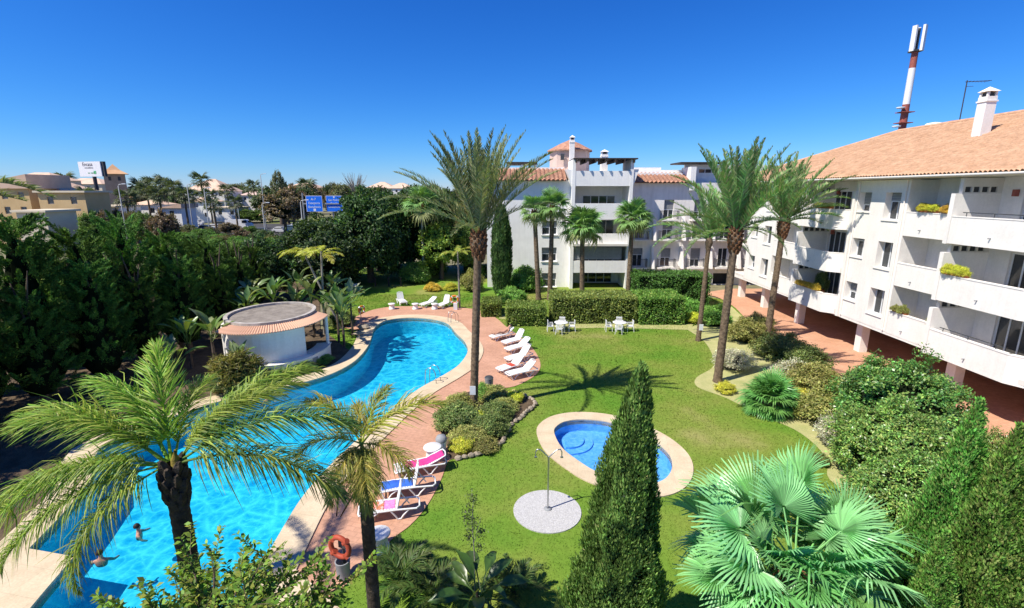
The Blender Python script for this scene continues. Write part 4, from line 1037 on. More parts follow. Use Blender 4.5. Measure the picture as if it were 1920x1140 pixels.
hedge('small dark clipped hedge left of the hedge row beside the deck', q0.x, q1.x-.05, 40.5, 43.5, 1.2, 5000, (.07, .11, .025), (.11, .14, .03))
q0, q1 = P(1195, 575), P(1330, 575)
hedge('dark green leafy hedge in front of the rear balconies', q0.x, q1.x, 44.6, 48, 2.9, 15000, (.035, .085, .020), (.06, .13, .025), wob=.3)
sh_dark = crown_mesh('foliage', one, 120, 95, (.105, .5), (.06, .085, .025), .3, (.10, .11, .035), .3, .26, flat=.5, bottom=-.2)
sh_olive = crown_mesh('foliage', one, 120, 95, (.105, .45), (.11, .12, .035), .3, (.16, .15, .05), .3, .26, flat=.5, bottom=-.2)
sh_green = crown_mesh('foliage', one, 120, 95, (.105, .5), (.075, .15, .03), .28, (.12, .2, .04), .3, .26, flat=.5, bottom=-.2)
sh_yel = crown_mesh('foliage', one, 110, 85, (.115, .4), (.23, .24, .03), .25, (.30, .27, .04), .3, .26, flat=.5, bottom=-.2)
sh_grey = crown_mesh('foliage', one, 110, 85, (.115, .28), (.20, .20, .15), .3, (.26, .24, .19), .3, .28, flat=.5, bottom=-.2)
sh_amber = crown_mesh('foliage', one, 110, 85, (.115, .4), (.26, .19, .03), .25, (.32, .24, .05), .3, .26, flat=.5, bottom=-.2)
core2 = core_mesh('inner_foliage', one, .62, 3)
twig = limb_mesh('stems', 1.3, .03, .5, 6, BARK, 0, 9)
SH = dict(dark=sh_dark, olive=sh_olive, green=sh_green, yel=sh_yel, grey=sh_grey, amber=sh_amber)
def shrub(kind, px, py, r, h, label, grp=None, name='shrub'):
    p = P(px, py); t = thing(name, label, 'shrub', (p.x, p.y, 0), random.uniform(0, 6), grp)
    f = mobj('foliage', SH[kind], t); f.location = (0, 0, h*.35); f.scale = (r, r, h*.65)
    k = mobj('inner_foliage', core2, t); k.location = (0, 0, h*.35); k.scale = (r, r, h*.65)
    s_ = mobj('stems', twig, t); s_.scale = (r, r, h*.5)
    return t
fb = [('dark', 858, 800, .95, .95, 'dark mounded shrub at the deck edge of the flower bed'), ('olive', 862, 772, .8, .8, 'olive shrub beside the deck in the flower bed'), ('yel', 900, 800, .45, .6, 'small yellow green shrub in the middle of the flower bed'),
      ('dark', 930, 785, .75, .75, 'dark low shrub by the stone edging of the flower bed'), ('olive', 880, 832, .8, .7, 'olive shrub in the near part of the flower bed'), ('yel', 868, 845, .5, .55, 'yellowish shrub near the bin in the flower bed'),
      ('dark', 917, 812, .8, .8, 'dark shrub in the right half of the flower bed'), ('olive', 925, 750, .75, .7, 'olive shrub behind the tall palm in the flower bed'), ('green', 905, 748, .5, .8, 'dark green shrub at the foot of the tall palm'),
      ('yel', 965, 752, .5, .5, 'yellow green shrub at the far right tip of the flower bed'), ('olive', 945, 768, .65, .5, 'low olive ground shrub near the flower bed edging'), ('olive', 905, 842, .6, .45, 'low shrub in the near corner of the flower bed by the edging stones')]
for a in fb: shrub(*a, grp='shrubs of the stone edged flower bed')
rb = [('olive', 1400, 640, 1.3, 1.5, 'olive bush between the two right date palms'), ('grey', 1375, 690, 1.1, 1.1, 'silvery grey bush behind the leaning date palm'), ('dark', 1462, 672, 1.5, 1.5, 'dark bush beyond the short fan palm clump'), ('grey', 1490, 712, 1.1, 1.0, 'grey feathery bush right of the short fan palm clump'),
      ('olive', 1520, 730, 1.3, 1.3, 'brownish olive bush beside the walk'), ('dark', 1510, 695, 1.2, 1.4, 'dark green bush at the edge of the walk'), ('yel', 1360, 735, .5, .5, 'small yellow green plant near the leaning palm foot'), ('olive', 1550, 790, 1.25, 1.5, 'brown olive bush left of the big spreading shrub'),
      ('yel', 1492, 768, .8, 1.0, 'yellow green bush right of the short fan palm clump'), ('grey', 1575, 830, 1.0, 1.1, 'pale grey twiggy bush by the dry bed edge'), ('green', 1340, 610, 1.1, 1.6, 'light green bush beneath the middle date palm'), ('yel', 1300, 605, .7, .8, 'yellow green bush at the far end of the lawn'),
      ('green', 1290, 590, 1.2, 1.4, 'green bush at the right end of the hedges'), ('dark', 1535, 870, .35, .4, 'tiny dark plant on the dry strip'), ('olive', 1420, 620, 1.1, 1.2, 'olive bush near the far columns')]
for a in rb: shrub(*a, grp='shrubs of the right planting bed')
fr = [('green', 780, 530, 1.6, 2.4, 'green bush around the slender fan palm foot'), ('green', 812, 515, 1.8, 2.6, 'dark green bush right of the slender fan palm'), ('amber', 812, 545, .9, .8, 'amber flowering bush on the far lawn'), ('yel', 845, 545, .7, .8, 'yellow bush next to the amber bush on the far lawn'),
      ('olive', 885, 545, 1.2, 2.0, 'olive bush left of the dark column cypress'), ('green', 985, 545, 1.8, 2.6, 'leafy bush against the white rear wall'), ('green', 960, 565, 1.4, 1.3, 'low green bush left of the fan palm group'), ('yel', 1000, 520, .9, 3.6, 'tall yellow green bush against the white rear wall'),
      ('dark', 640, 610, 1.0, 1.0, 'dark bush beside the pool bar posts'), ('olive', 560, 695, .9, .6, 'low olive growth on the bank beneath the pool bar'), ('olive', 510, 715, .9, .55, 'low olive ground cover at the pool edge below the bar'), ('green', 600, 680, .7, .5, 'small green plant on the bank right of the bar'),
      ('green', 895, 520, 1.3, 1.8, 'green bush behind the tall palm trunk on the far lawn')]
for a in fr: shrub(*a)
# big spreading shrub and its neighbours in the right foreground
cm_bigshrub = crown_mesh('crown', one, 420, 90, (.050, .58), (.040, .105, .022), .33, (.10, .15, .035), .3, .14, GLOSSY_LEAF, .4)
cm_bigshrub2 = crown_mesh('crown', one, 380, 85, (.058, .5), (.070, .13, .028), .33, (.13, .16, .04), .3, .15, GLOSSY_LEAF, .4)
tree('spreading_shrub', 'large glossy green spreading shrub in front of the right building', P(1670, 830).x, P(1670, 830).y, 3.8, (2.5, 2.3, 2.2), cm_bigshrub, tr1, None, core1, .3, 'shrub')
tree('spreading_shrub', 'olive green loose shrub below the large glossy shrub', P(1665, 905).x, P(1665, 905).y, 3.0, (2.2, 1.9, 1.7), cm_bigshrub2, tr1, None, core1, 1.3, 'shrub')
tree('spreading_shrub', 'loose green shrub left of the right cypresses', P(1690, 1010).x, P(1690, 1010).y, 2.7, (1.6, 1.6, 1.6), cm_bigshrub2, tr1, None, core1, 2.1, 'shrub')
tree('spreading_shrub', 'small bronze leaved shrub between the right cypresses and the walk', P(1850, 920).x, P(1850, 920).y, 2.2, (.9, .9, 1.3), cm_bigshrub2, tr1, None, None, 2.1, 'shrub')

# ------------------------------------------------------------------ cypresses
FOL = 2.5
prof_cyp = lambda u: np.clip((1-np.clip(np.asarray(u), 0, 1))**.72*1.12, .02, 1)*np.clip(.6+np.asarray(u)*2, 0, 1)
prof_slim = lambda u: np.clip((1-np.clip(np.asarray(u), 0, 1))**.98*1.15, .015, 1)*np.clip(.6+np.asarray(u)*2, 0, 1)
cyp_a = spire_mesh('foliage', 7.2, 1.08, 34000, (.052, .098, .022), (.078, .125, .030), prof_cyp, .088, .30)
cyp_b = spire_mesh('foliage', 7.0, 1.15, 32000, (.066, .155, .026), (.085, .115, .030), prof_slim, .088, .26)
cyp_ca = spire_core('inner_foliage', 7.2, 1.08, prof_cyp, .72)
cyp_cb = spire_core('inner_foliage', 7.2, 1.08, prof_slim, .72)
def cypress(label, tip, Y, mesh, H0, s_xy=1.0, core=cyp_ca, grp=None, k=1.0, lean=0.0):
    p = A(tip[0], tip[1], Y); t = thing('cypress_tree', label, 'tree', (p.x-lean, p.y, 0), 0, grp); s = p.z/H0; t.rotation_euler = (0, math.atan2(lean, p.z), 0)
    f = mobj('foliage', mesh, t); f.scale = (s_xy, s_xy, s); c = mobj('inner_foliage', core, t); c.scale = (s_xy*.97, s_xy*.97, p.z/7.2*.98)
    MB().tube([(0, 0, -.1), (0, 0, 1.2)], [.16, .13], 8).build('trunk', BARK, t, True)
    return t
cypress('tall dark cypress in front of the small pool', (1204, 684), 8.9, cyp_a, 7.2, .93, lean=.40)
cypress('slender cypress rising right of the big fan palm', (1838, 752), 9.0, cyp_b, 7.0, 1.0, cyp_cb, lean=.1)
cypress('cypress at the right edge of the picture', (1914, 800), 8.2, cyp_b, 7.0, 1.0, cyp_cb, lean=.1)
cypress('low bushy cypress between the two right cypresses', (1776, 1000), 7.4, cyp_b, 7.0, .8, cyp_cb)
cypress('cypress half out of the picture at lower right', (1985, 850), 7.8, cyp_b, 7.0, 1.05, cyp_cb)
cyp_far = spire_mesh('foliage', 7.2, .95, 6000, (.028, .050, .015), (.045, .07, .02), lambda u: np.clip(np.sin(np.clip(1-np.asarray(u), 0, 1)**.7*math.pi*.75+.02), .02, 1), .24, .12)
cypress('narrow dark column cypress against the white rear wall', (940, 384), 50.0, cyp_far, 7.2, 1.0, spire_core('inner_foliage', 7.2, .85, lambda u: np.clip(np.sin(np.clip(1-np.asarray(u), 0, 1)**.7*math.pi*.75+.02), .02, 1), .8))

# ------------------------------------------------------------------ palms
FOL = 1.0
DATE = (.19, .245, .10); DATE2 = (.31, .31, .17)
date_f = [frond_mesh('frond', 4.2, c, 112, .46, .0165, .45, .62, d, DATE, DATE2, .35, .03, .10) for c, d in ((.35, .12), (.6, .2), (.95, .3), (1.25, .35))]
GDATE = (.17, .32, .105)
date_g = [frond_mesh('frond', 3.8, c, 104, .46, .0165, .45, .62, d, GDATE, DATE2, .3, .03, .10) for c, d in ((.35, .12), (.6, .2), (.95, .3), (1.3, .35))]
def palm(name, label, base, top, trunk, H0, fr, specs, grp=None, boot=None, fs=1.0):
    """trunk on the ground at base, leaves from `top`; specs (azimuth, elevation, variant, size)"""
    t = thing(name, label, 'palm tree', (base.x, base.y, 0), 0, grp)
    o = mobj('trunk', trunk, t); o.scale = (1, 1, top.z/H0)
    dx, dy = top.x-base.x, top.y-base.y
    o.rotation_euler = (math.atan2(-dy, top.z), math.atan2(dx, top.z), 0)
    loc = Vector((dx, dy, top.z-.1))
    if boot: mobj('leaf_bases', boot, t, loc)
    for (az, el, v, s) in specs:
        f = mobj('frond', fr[v], t, loc + Vector((math.cos(R(az))*.12, math.sin(R(az))*.12, random.uniform(-.25, .1)))); aim(f, R(az), R(el), random.uniform(-.25, .25)); f.scale = (s*fs,)*3
    return t
def boot_mesh(r, h, n, material):
    """old leaf bases below the crown"""
    mb = MB()
    for i in range(n):
        a = i*2.4; z = -h + h*i/n; rr = r*(.75+.35*math.sin(math.pi*min(1, (i+.5)/n)*.9))
        b = Vector((math.cos(a)*rr*.6, math.sin(a)*rr*.6, z)); e = Vector((math.cos(a)*rr*1.12, math.sin(a)*rr*1.12, z+.22))
        mb.tube([b, b.lerp(e, .6), e], [.085, .075, .03], 5)
    me = bpy.data.meshes.new('leaf_bases'); me.from_pydata(mb.v, [], mb.f); me.materials.append(material); me.update(); return me
def crown_specs(n, els, seed, extra=()):
    rd = random.Random(seed); out = []
    for i in range(n):
        el = els[0] + (els[1]-els[0])*((i+.5)/n); az = i*137.5+rd.uniform(-18, 18)
        v = 0 if el > 62 else (1 if el > 42 else (2 if el > 18 else 3)); out.append((az, el+rd.uniform(-5, 5), v, rd.uniform(.86, 1.08)))
    return out + list(extra)
bootm = boot_mesh(.34, 1.35, 60, STUB)
tk_tall = trunk_mesh('trunk', 9.0, .20, .17, PALMBARK, .14, 4.5, .16)
b = P(888, 768); tp = A(897, 428, b.y)
palm('date_palm', 'tallest date palm standing in the stone edged flower bed', b, tp, tk_tall, 9.0, date_f,
     crown_specs(38, (54, 88), 1, [(178, 38, 2, 1.05), (190, 28, 2, 1.0), (165, 48, 1, 1.1), (8, 52, 1, 1.05), (20, 40, 2, .95), (260, 25, 2, .8)]), 'tall date palms in the garden', bootm, 1.06)
tk_d = trunk_mesh('trunk', 9.0, .22, .18, PALMBARK, .17, 4.0, .14)
b = P(1345, 716); tp = A(1381, 425, b.y+.2)
palm('date_palm', 'thick trunked leaning date palm at the edge of the dry strip', b, tp, tk_d, 9.0, date_g,
     crown_specs(34, (46, 88), 2, [(170, 25, 2, .9), (10, 20, 2, .9), (200, 10, 3, .8), (350, 0, 3, .7)]), 'tall date palms in the garden', bootm, 1.2)
b = P(1437, 641); tp = A(1471, 408, b.y+.2)
palm('date_palm', 'date palm nearest the right building', b, tp, tk_d, 9.0, date_g,
     crown_specs(28, (40, 88), 3, [(0, 28, 2, 1.1), (8, 40, 1, 1.1), (355, 18, 2, 1.05), (20, 12, 2, 1.0), (180, 15, 2, .8), (200, 5, 3, .8)]), 'tall date palms in the garden', bootm, 1.17)
b = P(1309, 639); tp = A(1331, 440, b.y+.2)
tk_s = trunk_mesh('trunk', 9.0, .17, .14, PALMBARK, .14, 4.5, .10)
palm('date_palm', 'thinner date palm with arching fronds, leftmost of the right hand three', b, tp, tk_s, 9.0, date_g,
     crown_specs(20, (26, 86), 4, [(175, 20, 3, 1.0), (185, 8, 3, 1.0), (165, 30, 2, 1.1), (200, 25, 3, .95), (5, 10, 3, .8), (330, 5, 3, .8)]), 'tall date palms in the garden', None, 1.05)

fan_far = [fan_mesh('leaf', 1.0, .95, 22, 3.9, .55, c, dr, .05, .16, .15, .022, LEAF) for c, dr in (((.16, .30, .09), .25), ((.19, .33, .10), .45), ((.28, .31, .12), .6))]
boot_w = boot_mesh(.26, 1.0, 40, STUB)
def fan_palm(label, base, top, trunk, H0, n, els, seed, s=1.0, grp=None, boot=boot_w, fr=fan_far, name='fan_palm'):
    rd = random.Random(seed); specs = []
    for i in range(n):
        el = els[0]+(els[1]-els[0])*((i+.5)/n); specs.append((i*137.5+rd.uniform(-15, 15), el, 0 if el > 35 else (1 if el > -15 else 2), s*rd.uniform(.85, 1.12)))
    t = thing(name, label, 'palm tree', (base.x, base.y, 0), 0, grp)
    o = mobj('trunk', trunk, t); o.scale = (1, 1, top.z/H0); dx, dy = top.x-base.x, top.y-base.y; o.rotation_euler = (math.atan2(-dy, top.z), math.atan2(dx, top.z), 0)
    loc = Vector((dx, dy, top.z-.15))
    if boot: mobj('leaf_bases', boot, t, loc)
    for az, el, v, k in specs:
        f = mobj('leaf', fr[v], t, loc+Vector((0, 0, rd.uniform(-.3, .1)))); aim(f, R(az), R(el), rd.uniform(-.3, .3)); f.scale = (k,)*3
    return t
tk_w = trunk_mesh('trunk', 7.0, .26, .20, PALMBARK, .08, 5, .06, spiral=False)
for (bp, tp_, l, s, seed, n) in (((1010, 548), (1002, 384), 'fan palm nearest the dark column cypress', .95, 1, 26), ((1031, 545), (1036, 376), 'second fan palm from the dark column cypress', 1.0, 2, 28),
                             ((1092, 540), (1092, 415), 'shorter bushy fan palm before the central bay of the rear building', 1.25, 3, 38), ((1178, 540), (1186, 398), 'fan palm right of the central bay of the rear building', 1.15, 4, 32)):
    Yp = 47.5; b = A(bp[0], 500, Yp); tp = A(tp_[0], tp_[1]+8, Yp); b.x = A(bp[0], bp[1], Yp).x
    fan_palm(l, b, tp, tk_w, 7.0, n, (-40, 80), seed, s*.98, 'fan palms before the rear building')
tk_thin = trunk_mesh('trunk', 7.0, .17, .13, SMOOTHBARK, .05, 5, 0, spiral=False)
b = P(795, 527); tp = A(790, 380, b.y); fan_palm('slender fan palm with grey trunk on the far lawn', b, tp, tk_thin, 7.0, 22, (-35, 80), 5, 1.35)
slim_f = [frond_mesh('frond', 1.7, c, 26, .42, .030, .1, .5, .7, (.26, .33, .05), (.36, .34, .07), .4, .02, .1) for c in (.9, 1.3)]
slim_y = [frond_mesh('frond', 1.9, c, 26, .45, .034, .1, .5, .7, (.34, .35, .03), (.42, .40, .10), .4, .02, .1) for c in (.9, 1.3)]
tk_pole = trunk_mesh('trunk', 5.0, .085, .07, SMOOTHBARK, .04, 6, 0, spiral=False)
def slim(label, base, top, fr, n, el, seed):
    rd = random.Random(seed)
    return palm('slender_palm', label, base, top, tk_pole, 5.0, fr, [(i*360/n+rd.uniform(-20, 20), el+rd.uniform(-10, 12), i % 2, rd.uniform(.8, 1.1)) for i in range(n)])
b = P(862, 577); slim('very slender palm with small pale crown beside the orange life ring', b, A(858, 468, b.y), slim_f, 9, 22, 1)
b = Vector((-13.4, 37.0, 0)); slim('slender palm with yellow fronds rising behind the pool bar, left of two', b, A(566, 467, 37.0), slim_y, 11, 15, 2)
b = Vector((-13.0, 35.5, 0)); b.x = A(606, 600, 35.5).x; slim('slender palm with pale yellow fronds behind the pool bar, right of two', b, A(602, 468, 35.5), slim_y, 9, 15, 3)

# short fan palm clump on the dry strip and the big fan palm in front
BIGC = (.235, .53, .215)
big_f = [fan_mesh('leaf', rb_, pt_, nn_, sp_, sl_, c, dr, .07, .13, cu_, .017) for c, dr, rb_, pt_, nn_, sp_, sl_, cu_ in ((BIGC, .14, .86, 1.0, 46, 4.4, .52, .35), ((.25, .54, .21), .30, .92, 1.25, 42, 4.0, .46, .15), ((.15, .36, .10), .50, .86, 1.1, 40, 4.6, .45, .5), ((.21, .47, .17), .22, .80, 1.35, 44, 3.7, .50, .75), ((.18, .42, .13), .40, .95, 1.15, 38, 4.2, .42, .2))]
clump_f = [fan_mesh('leaf', .55, .55, 26, 4.2, .5, c, .25, .06, .14, .2, .012) for c in ((.13, .31, .07), (.16, .36, .085), (.21, .33, .06))]
cb_ = P(1440, 772); fan_palm('bushy short fan palm clump on the dry strip', cb_, Vector((cb_.x, cb_.y, .75)), trunk_mesh('trunk', .8, .2, .2, BARK, .1, 8), .8, 60, (-15, 88), 8, 1.32, None, None, clump_f, 'dwarf_fan_palm')
top = A(1490, 1058, 8.6); bb = Vector((top.x, top.y, 0))
def big_fan():
    t = thing('fan_palm', 'huge pale green fan palm in the right foreground', 'palm tree', bb)
    o = mobj('trunk', trunk_mesh('trunk', top.z, .26, .24, DARKBARK, .12, 6, .1), t)
    loc = Vector((0, 0, top.z-.1)); mobj('leaf_bases', boot_mesh(.32, .9, 40, STUB), t, loc)
    specs = [(95, 72, 0, 1.0), (150, 58, 1, 1.08), (60, 55, 1, 1.05), (20, 42, 0, 1.05), (118, 50, 1, 1.15), (172, 38, 0, 1.12), (135, 34, 1, 1.2), (78, 30, 0, 1.2), (40, 24, 1, 1.15), (0, 30, 1, 1.1), (195, 22, 0, 1.1), (345, 12, 0, 1.0), (215, 12, 2, 1.0), (160, 12, 1, 1.15), (105, 14, 1, 1.2), (58, 8, 0, 1.1), (20, 4, 1, 1.05), (320, 0, 2, .95), (240, 0, 2, .9), (270, 40, 0, .75), (290, 18, 2, .85), (185, -5, 2, 1.0), (140, -5, 1, 1.1), (5, -14, 2, 1.0), (330, 40, 0, .85), (230, 45, 1, .85), (205, -20, 2, 1.0), (165, -22, 2, 1.0), (310, 65, 0, .7), (88, 46, 1, 1.1), (128, 16, 0, 1.1), (38, 40, 0, 1.1), (180, 50, 0, .95), (10, 58, 1, .9), (70, 18, 0, 1.1), (50, -8, 2, 1.0), (110, -12, 2, 1.0), (250, 25, 0, .7), (280, -5, 2, .8), (155, 28, 0, 1.1), (25, 20, 0, 1.05), (200, 62, 0, .9), (340, 60, 1, .9), (222, 50, 1, .95), (312, 48, 0, .9), (255, 55, 2, .8), (285, 50, 1, .8), (235, 30, 0, .95), (305, 28, 1, .9), (262, 28, 2, .8), (350, 25, 0, 1.0), (190, 8, 1, 1.0)]
    for az, el, v, k in specs:
        f = mobj('leaf', big_f[v if random.random() < .35 else random.randrange(5)], t, loc + Vector((math.cos(R(az))*.1, math.sin(R(az))*.1, random.uniform(-.35, .2)))); aim(f, R(az+random.uniform(-10, 10)), R(el+random.uniform(-8, 8)), random.uniform(-.95, .95)); f.scale = (k*random.uniform(.9, 1.15),)*3
big_fan()

# feather palms in the left foreground
QG = (.18, .32, .03); QY = (.31, .36, .06)
queen = [frond_mesh('frond', 2.95, c*1.15, 230, .66, .0095, .45, .5, d*1.9, col, QY, pa, .022, .13, wind=wv, rag=.28, plume=.5) for c, d, col, pa, wv in
         ((1.1, 1.3, (.19, .34, .028), .25, (.25, .1, 0)), (1.25, 1.6, QG, .4, (.1, .1, -.1)), (1.15, 1.9, (.19, .28, .04), .4, (0, .1, -.2)), (1.05, 1.5, (.085, .155, .035), .15, (.1, 0, 0)), (1.5, 1.8, QG, .35, (.1, .1, -.1)))]
qt = A(322, 868, 7.0); qb = Vector((qt.x, 7.0, 0))
def queen_palm():
    t = thing('queen_palm', 'large feathery palm with drooping fronds in the left foreground', 'palm tree', qb)
    o = mobj('trunk', trunk_mesh('trunk', qt.z-.15, .175, .145, DARKBARK, .07, 7, .0, spiral=False), t)
    mobj('leaf_bases', boot_mesh(.17, .75, 30, DARKBARK), t, (0, 0, qt.z-.05))
    MB().tube([(.03, .05, qt.z-.3), (.10, -.05, qt.z+.1), (.13, -.06, qt.z+.26)], [.09, .06, .015], 8).build('crown_shaft', mat('amber_sheath', (.30, .24, .04), (.20, .15, .03), scale=6, rough=.8, bump=.4), t, True)
    loc = Vector((0, 0, qt.z))
    for az, el, v, s, ro in ((125, 68, 0, .85, 0), (148, 60, 1, .8, .3), (100, 52, 1, .72, 0), (188, 50, 1, .82, 0), (22, 58, 2, .68, 0), (222, 6, 2, .8, 0), (176, 42, 1, 1.0, -.1), (48, 46, 2, .98, .1), (34, 50, 2, .8, .2), (8, 34, 3, 1.0, .15), (-6, 18, 3, 1.0, 0), (203, 12, 4, 1.12, 0), (238, -8, 4, .72, 0), (150, 52, 1, .8, 0), (215, 30, 2, .7, 0)):
        f = mobj('frond', queen[v], t, loc + Vector((math.cos(R(az))*.09, math.sin(R(az))*.09, 0))); aim(f, R(az), R(el), ro); f.scale = (s,)*3
queen_palm()
small_q = [frond_mesh('frond', 1.45, c, 130, .46, .0080, .40, .55, 1.8, col, (.36, .31, .06), .4, .016, .1, wind=(.1, 0, -.1), rag=.25, plume=.5) for c, col in ((1.3, (.32, .36, .045)), (1.7, (.27, .29, .055)), (.9, (.22, .31, .035)))]
st = A(676, 832, 7.9); sb_ = Vector((st.x+.02, 7.9, 0))
def small_palm():
    t = thing('queen_palm', 'small yellowish feather palm with dark trunk beside the near deck', 'palm tree', sb_)
    mobj('trunk', trunk_mesh('trunk', st.z-.05, .128, .118, DARKBARK, .06, 8, 0, spiral=False), t)
    loc = Vector((0, 0, st.z))
    for az, el, v, s in ((22, 48, 0, 1.15), (70, 58, 2, .85), (155, 52, 0, 1.05), (195, 30, 1, .85), (250, 0, 1, .85), (290, -8, 1, .9), (335, 15, 1, .85), (110, 45, 0, .8), (270, -30, 1, .75), (315, -30, 1, .7), (225, -25, 1, .7)):
        f = mobj('frond', small_q[v], t, loc); aim(f, R(az), R(el)); f.scale = (s,)*3
    MB().tube([(-.1, 0, st.z-.55), (-.42, -.1, st.z-.75), (-.5, -.15, st.z-1.35)], [.03, .025, .012], 6).tube([(-.1, 0, st.z-.8), (-.45, -.1, st.z-1.4)], [.025, .012], 6).build('flower_stalk', STUB, t, True)
small_palm()
# a palm whose frond tips reach in at the left edge
lp = A(-330, 322, 9.0)
palm('date_palm', 'palm outside the left edge with frond tips reaching in against the sky', Vector((lp.x, 9, 0)), Vector((lp.x, 9, lp.z-.6)), tk_s, 9.0, date_f, [(i*24+100, 20+(i*37) % 60, 1+i % 3, .8) for i in range(8)] + [(4, 28, 2, .97), (-6, 20, 1, .93)], None, None, 1.0)

# ------------------------------------------------------------------ big-leaved plants
def paddle_mesh(name, L, Wd, stalk, curve, col, n=12, torn=.0):
    """banana-like leaf along +X on a stalk, keeled and bent, with split margins"""
    V = []; F = []; C = []; s = np.linspace(0, 1, n); x = z = 0.0; pts = []
    ang = .0
    for i in range(n):
        pts.append((x, z, ang)); ds = (stalk+L)/(n-1); ang = -curve*(i/(n-1))**1.6; x += math.cos(ang)*ds; z += math.sin(ang)*ds
    for i in range(n):
        d = s[i]*(stalk+L); w_ = .018 if d < stalk else max(.012, Wd*.5*math.sin(min(1, (d-stalk)/L)**.7*math.pi)**.75)
        px_, pz_, a = pts[i]; w_ *= 1+rng.normal(0, torn) if d > stalk else 1
        for yv, zv in ((-w_, .35*w_), (0, -.02), (w_, .35*w_)):
            V.append((px_-math.sin(a)*zv, yv, pz_+math.cos(a)*zv)); C.append(np.array(col)*(1.25 if yv == 0 else 1)*math.exp(rng.normal(0, .08)))
    for i in range(n-1):
        F += [(i*3, i*3+1, i*3+4, i*3+3), (i*3+1, i*3+2, i*3+5, i*3+4)]
    return np_mesh(name, np.array(V), np.array(F), GLOSSY_LEAF, np.clip(np.array(C), .003, .7))
pad = [paddle_mesh('leaf', 1.5, .52, 1.0, c, col, torn=.12) for c, col in ((.5, (.085, .165, .045)), (1.0, (.11, .19, .05)), (1.4, (.16, .21, .05)), (.75, (.19, .24, .11)))]
stem_m = MB().tube([(0, 0, -.05), (.03, 0, .6), (0, .03, 1.3)], [.10, .09, .06], 7)
me_stem = bpy.data.meshes.new('stem'); me_stem.from_pydata(stem_m.v, [], stem_m.f); me_stem.materials.append(BARK); me_stem.update()
def paddle_plant(label, x, y, h, n, s, seed, grp='giant paddle-leaved plants around the pool bar', z=0):
    rd = random.Random(seed); t = thing('paddle_leaf_plant', label, 'plant', (x, y, z), 0, grp)
    o = mobj('stem', me_stem, t); o.scale = (1.2*s, 1.2*s, h/1.3)
    for i in range(n):
        f = mobj('leaf', pad[rd.randrange(4)], t, (rd.uniform(-.1, .1), rd.uniform(-.1, .1), h*rd.uniform(.85, 1.0))); aim(f, R(i*137.5+rd.uniform(-20, 20)), R(rd.uniform(35, 85)), rd.uniform(-.4, .4)); f.scale = (s*rd.uniform(.8, 1.15),)*3
pp = [(P(405, 700, 0), 2.2, 11, .85, 'paddle-leaved plant leaning against the left of the pool bar'), (P(360, 690), 1.6, 10, .85, 'paddle-leaved plant left of the pool bar, next to the feathery palm'), (P(330, 712), 1.0, 8, .7, 'low paddle-leaved plant at the left end of the bar planting'),
      (P(450, 715), .9, 8, .62, 'short paddle-leaved plant before the bar wall'), (P(420, 735), .5, 9, .6, 'paddle-leaved plant at the pool edge below the bar')]
for i, (p, h, n, s, l) in enumerate(pp): paddle_plant(l, p.x, p.y, h, n, s, i)
bk = [(-18.6, 33.5, 2.4, 'leftmost plant'), (-17.2, 34.6, 2.9, 'second plant from the left'), (-15.9, 35.0, 2.2, 'third plant from the left'), (-14.6, 34.8, 2.8, 'plant straight behind the bar roof'), (-13.4, 34.2, 2.3, 'plant behind the right edge of the bar roof'),
      (-12.3, 33.4, 2.6, 'plant right of the bar roof'), (-11.6, 32.4, 2.2, 'plant near the bar posts'), (-16.6, 37.2, 3.4, 'tall plant at the back left'), (-14.1, 37.6, 3.2, 'tall plant at the back right'), (-11.9, 35.2, 2.4, 'rightmost plant'), (-19.6, 36.0, 3.0, 'plant nearest the conifers')]
for i, (x, y, h, l) in enumerate(bk): paddle_plant(l + ' of the paddle-leaved thicket behind the bar', x, y, h, 12, .78, 20+i)
# dry weeping shrub between the palm and the bar
tree('weeping_shrub', 'olive green drooping shrub at the pool edge left of the bar', P(445, 735).x, P(445, 735).y, 2.1, (1.25, 1.2, 1.15), crown_mesh('crown', one, 120, 70, (.22, .22), (.17, .18, .035), .3, (.24, .22, .06), .3, .22, LEAF, .2), None, None, core1, 0, 'shrub')
# near plants on the shaded lawn
dk = [paddle_mesh('leaf', .75, .30, .55, c, (.05, .10, .02), torn=.1) for c in (1.0, 1.5)] + [paddle_mesh('leaf', .55, .22, .6, 1.7, (.26, .30, .02))]
def ground_plant():
    p = A(893, 1140, 10.2); p.z = 0; t = thing('broad_leaf_plant', 'broad-leaved dark plant in the shade at the lower edge of the lawn', 'plant', (p.x, p.y, 0))
    MB().tube([(0, 0, -.05), (.05, 0, .5), (.02, .03, .85)], [.06, .05, .035], 7).tube([(.05, .02, 0), (.2, .05, .55)], [.05, .03], 6).build('stem', DARKBARK, t, True)
    for i in range(15):
        f = mobj('leaf', dk[2] if i == 7 else dk[i % 2], t, (random.uniform(-.05, .15), random.uniform(-.05, .1), random.uniform(.5, .9))); aim(f, R(i*137.5), R(random.uniform(10, 65)), random.uniform(-.4, .4))
ground_plant()
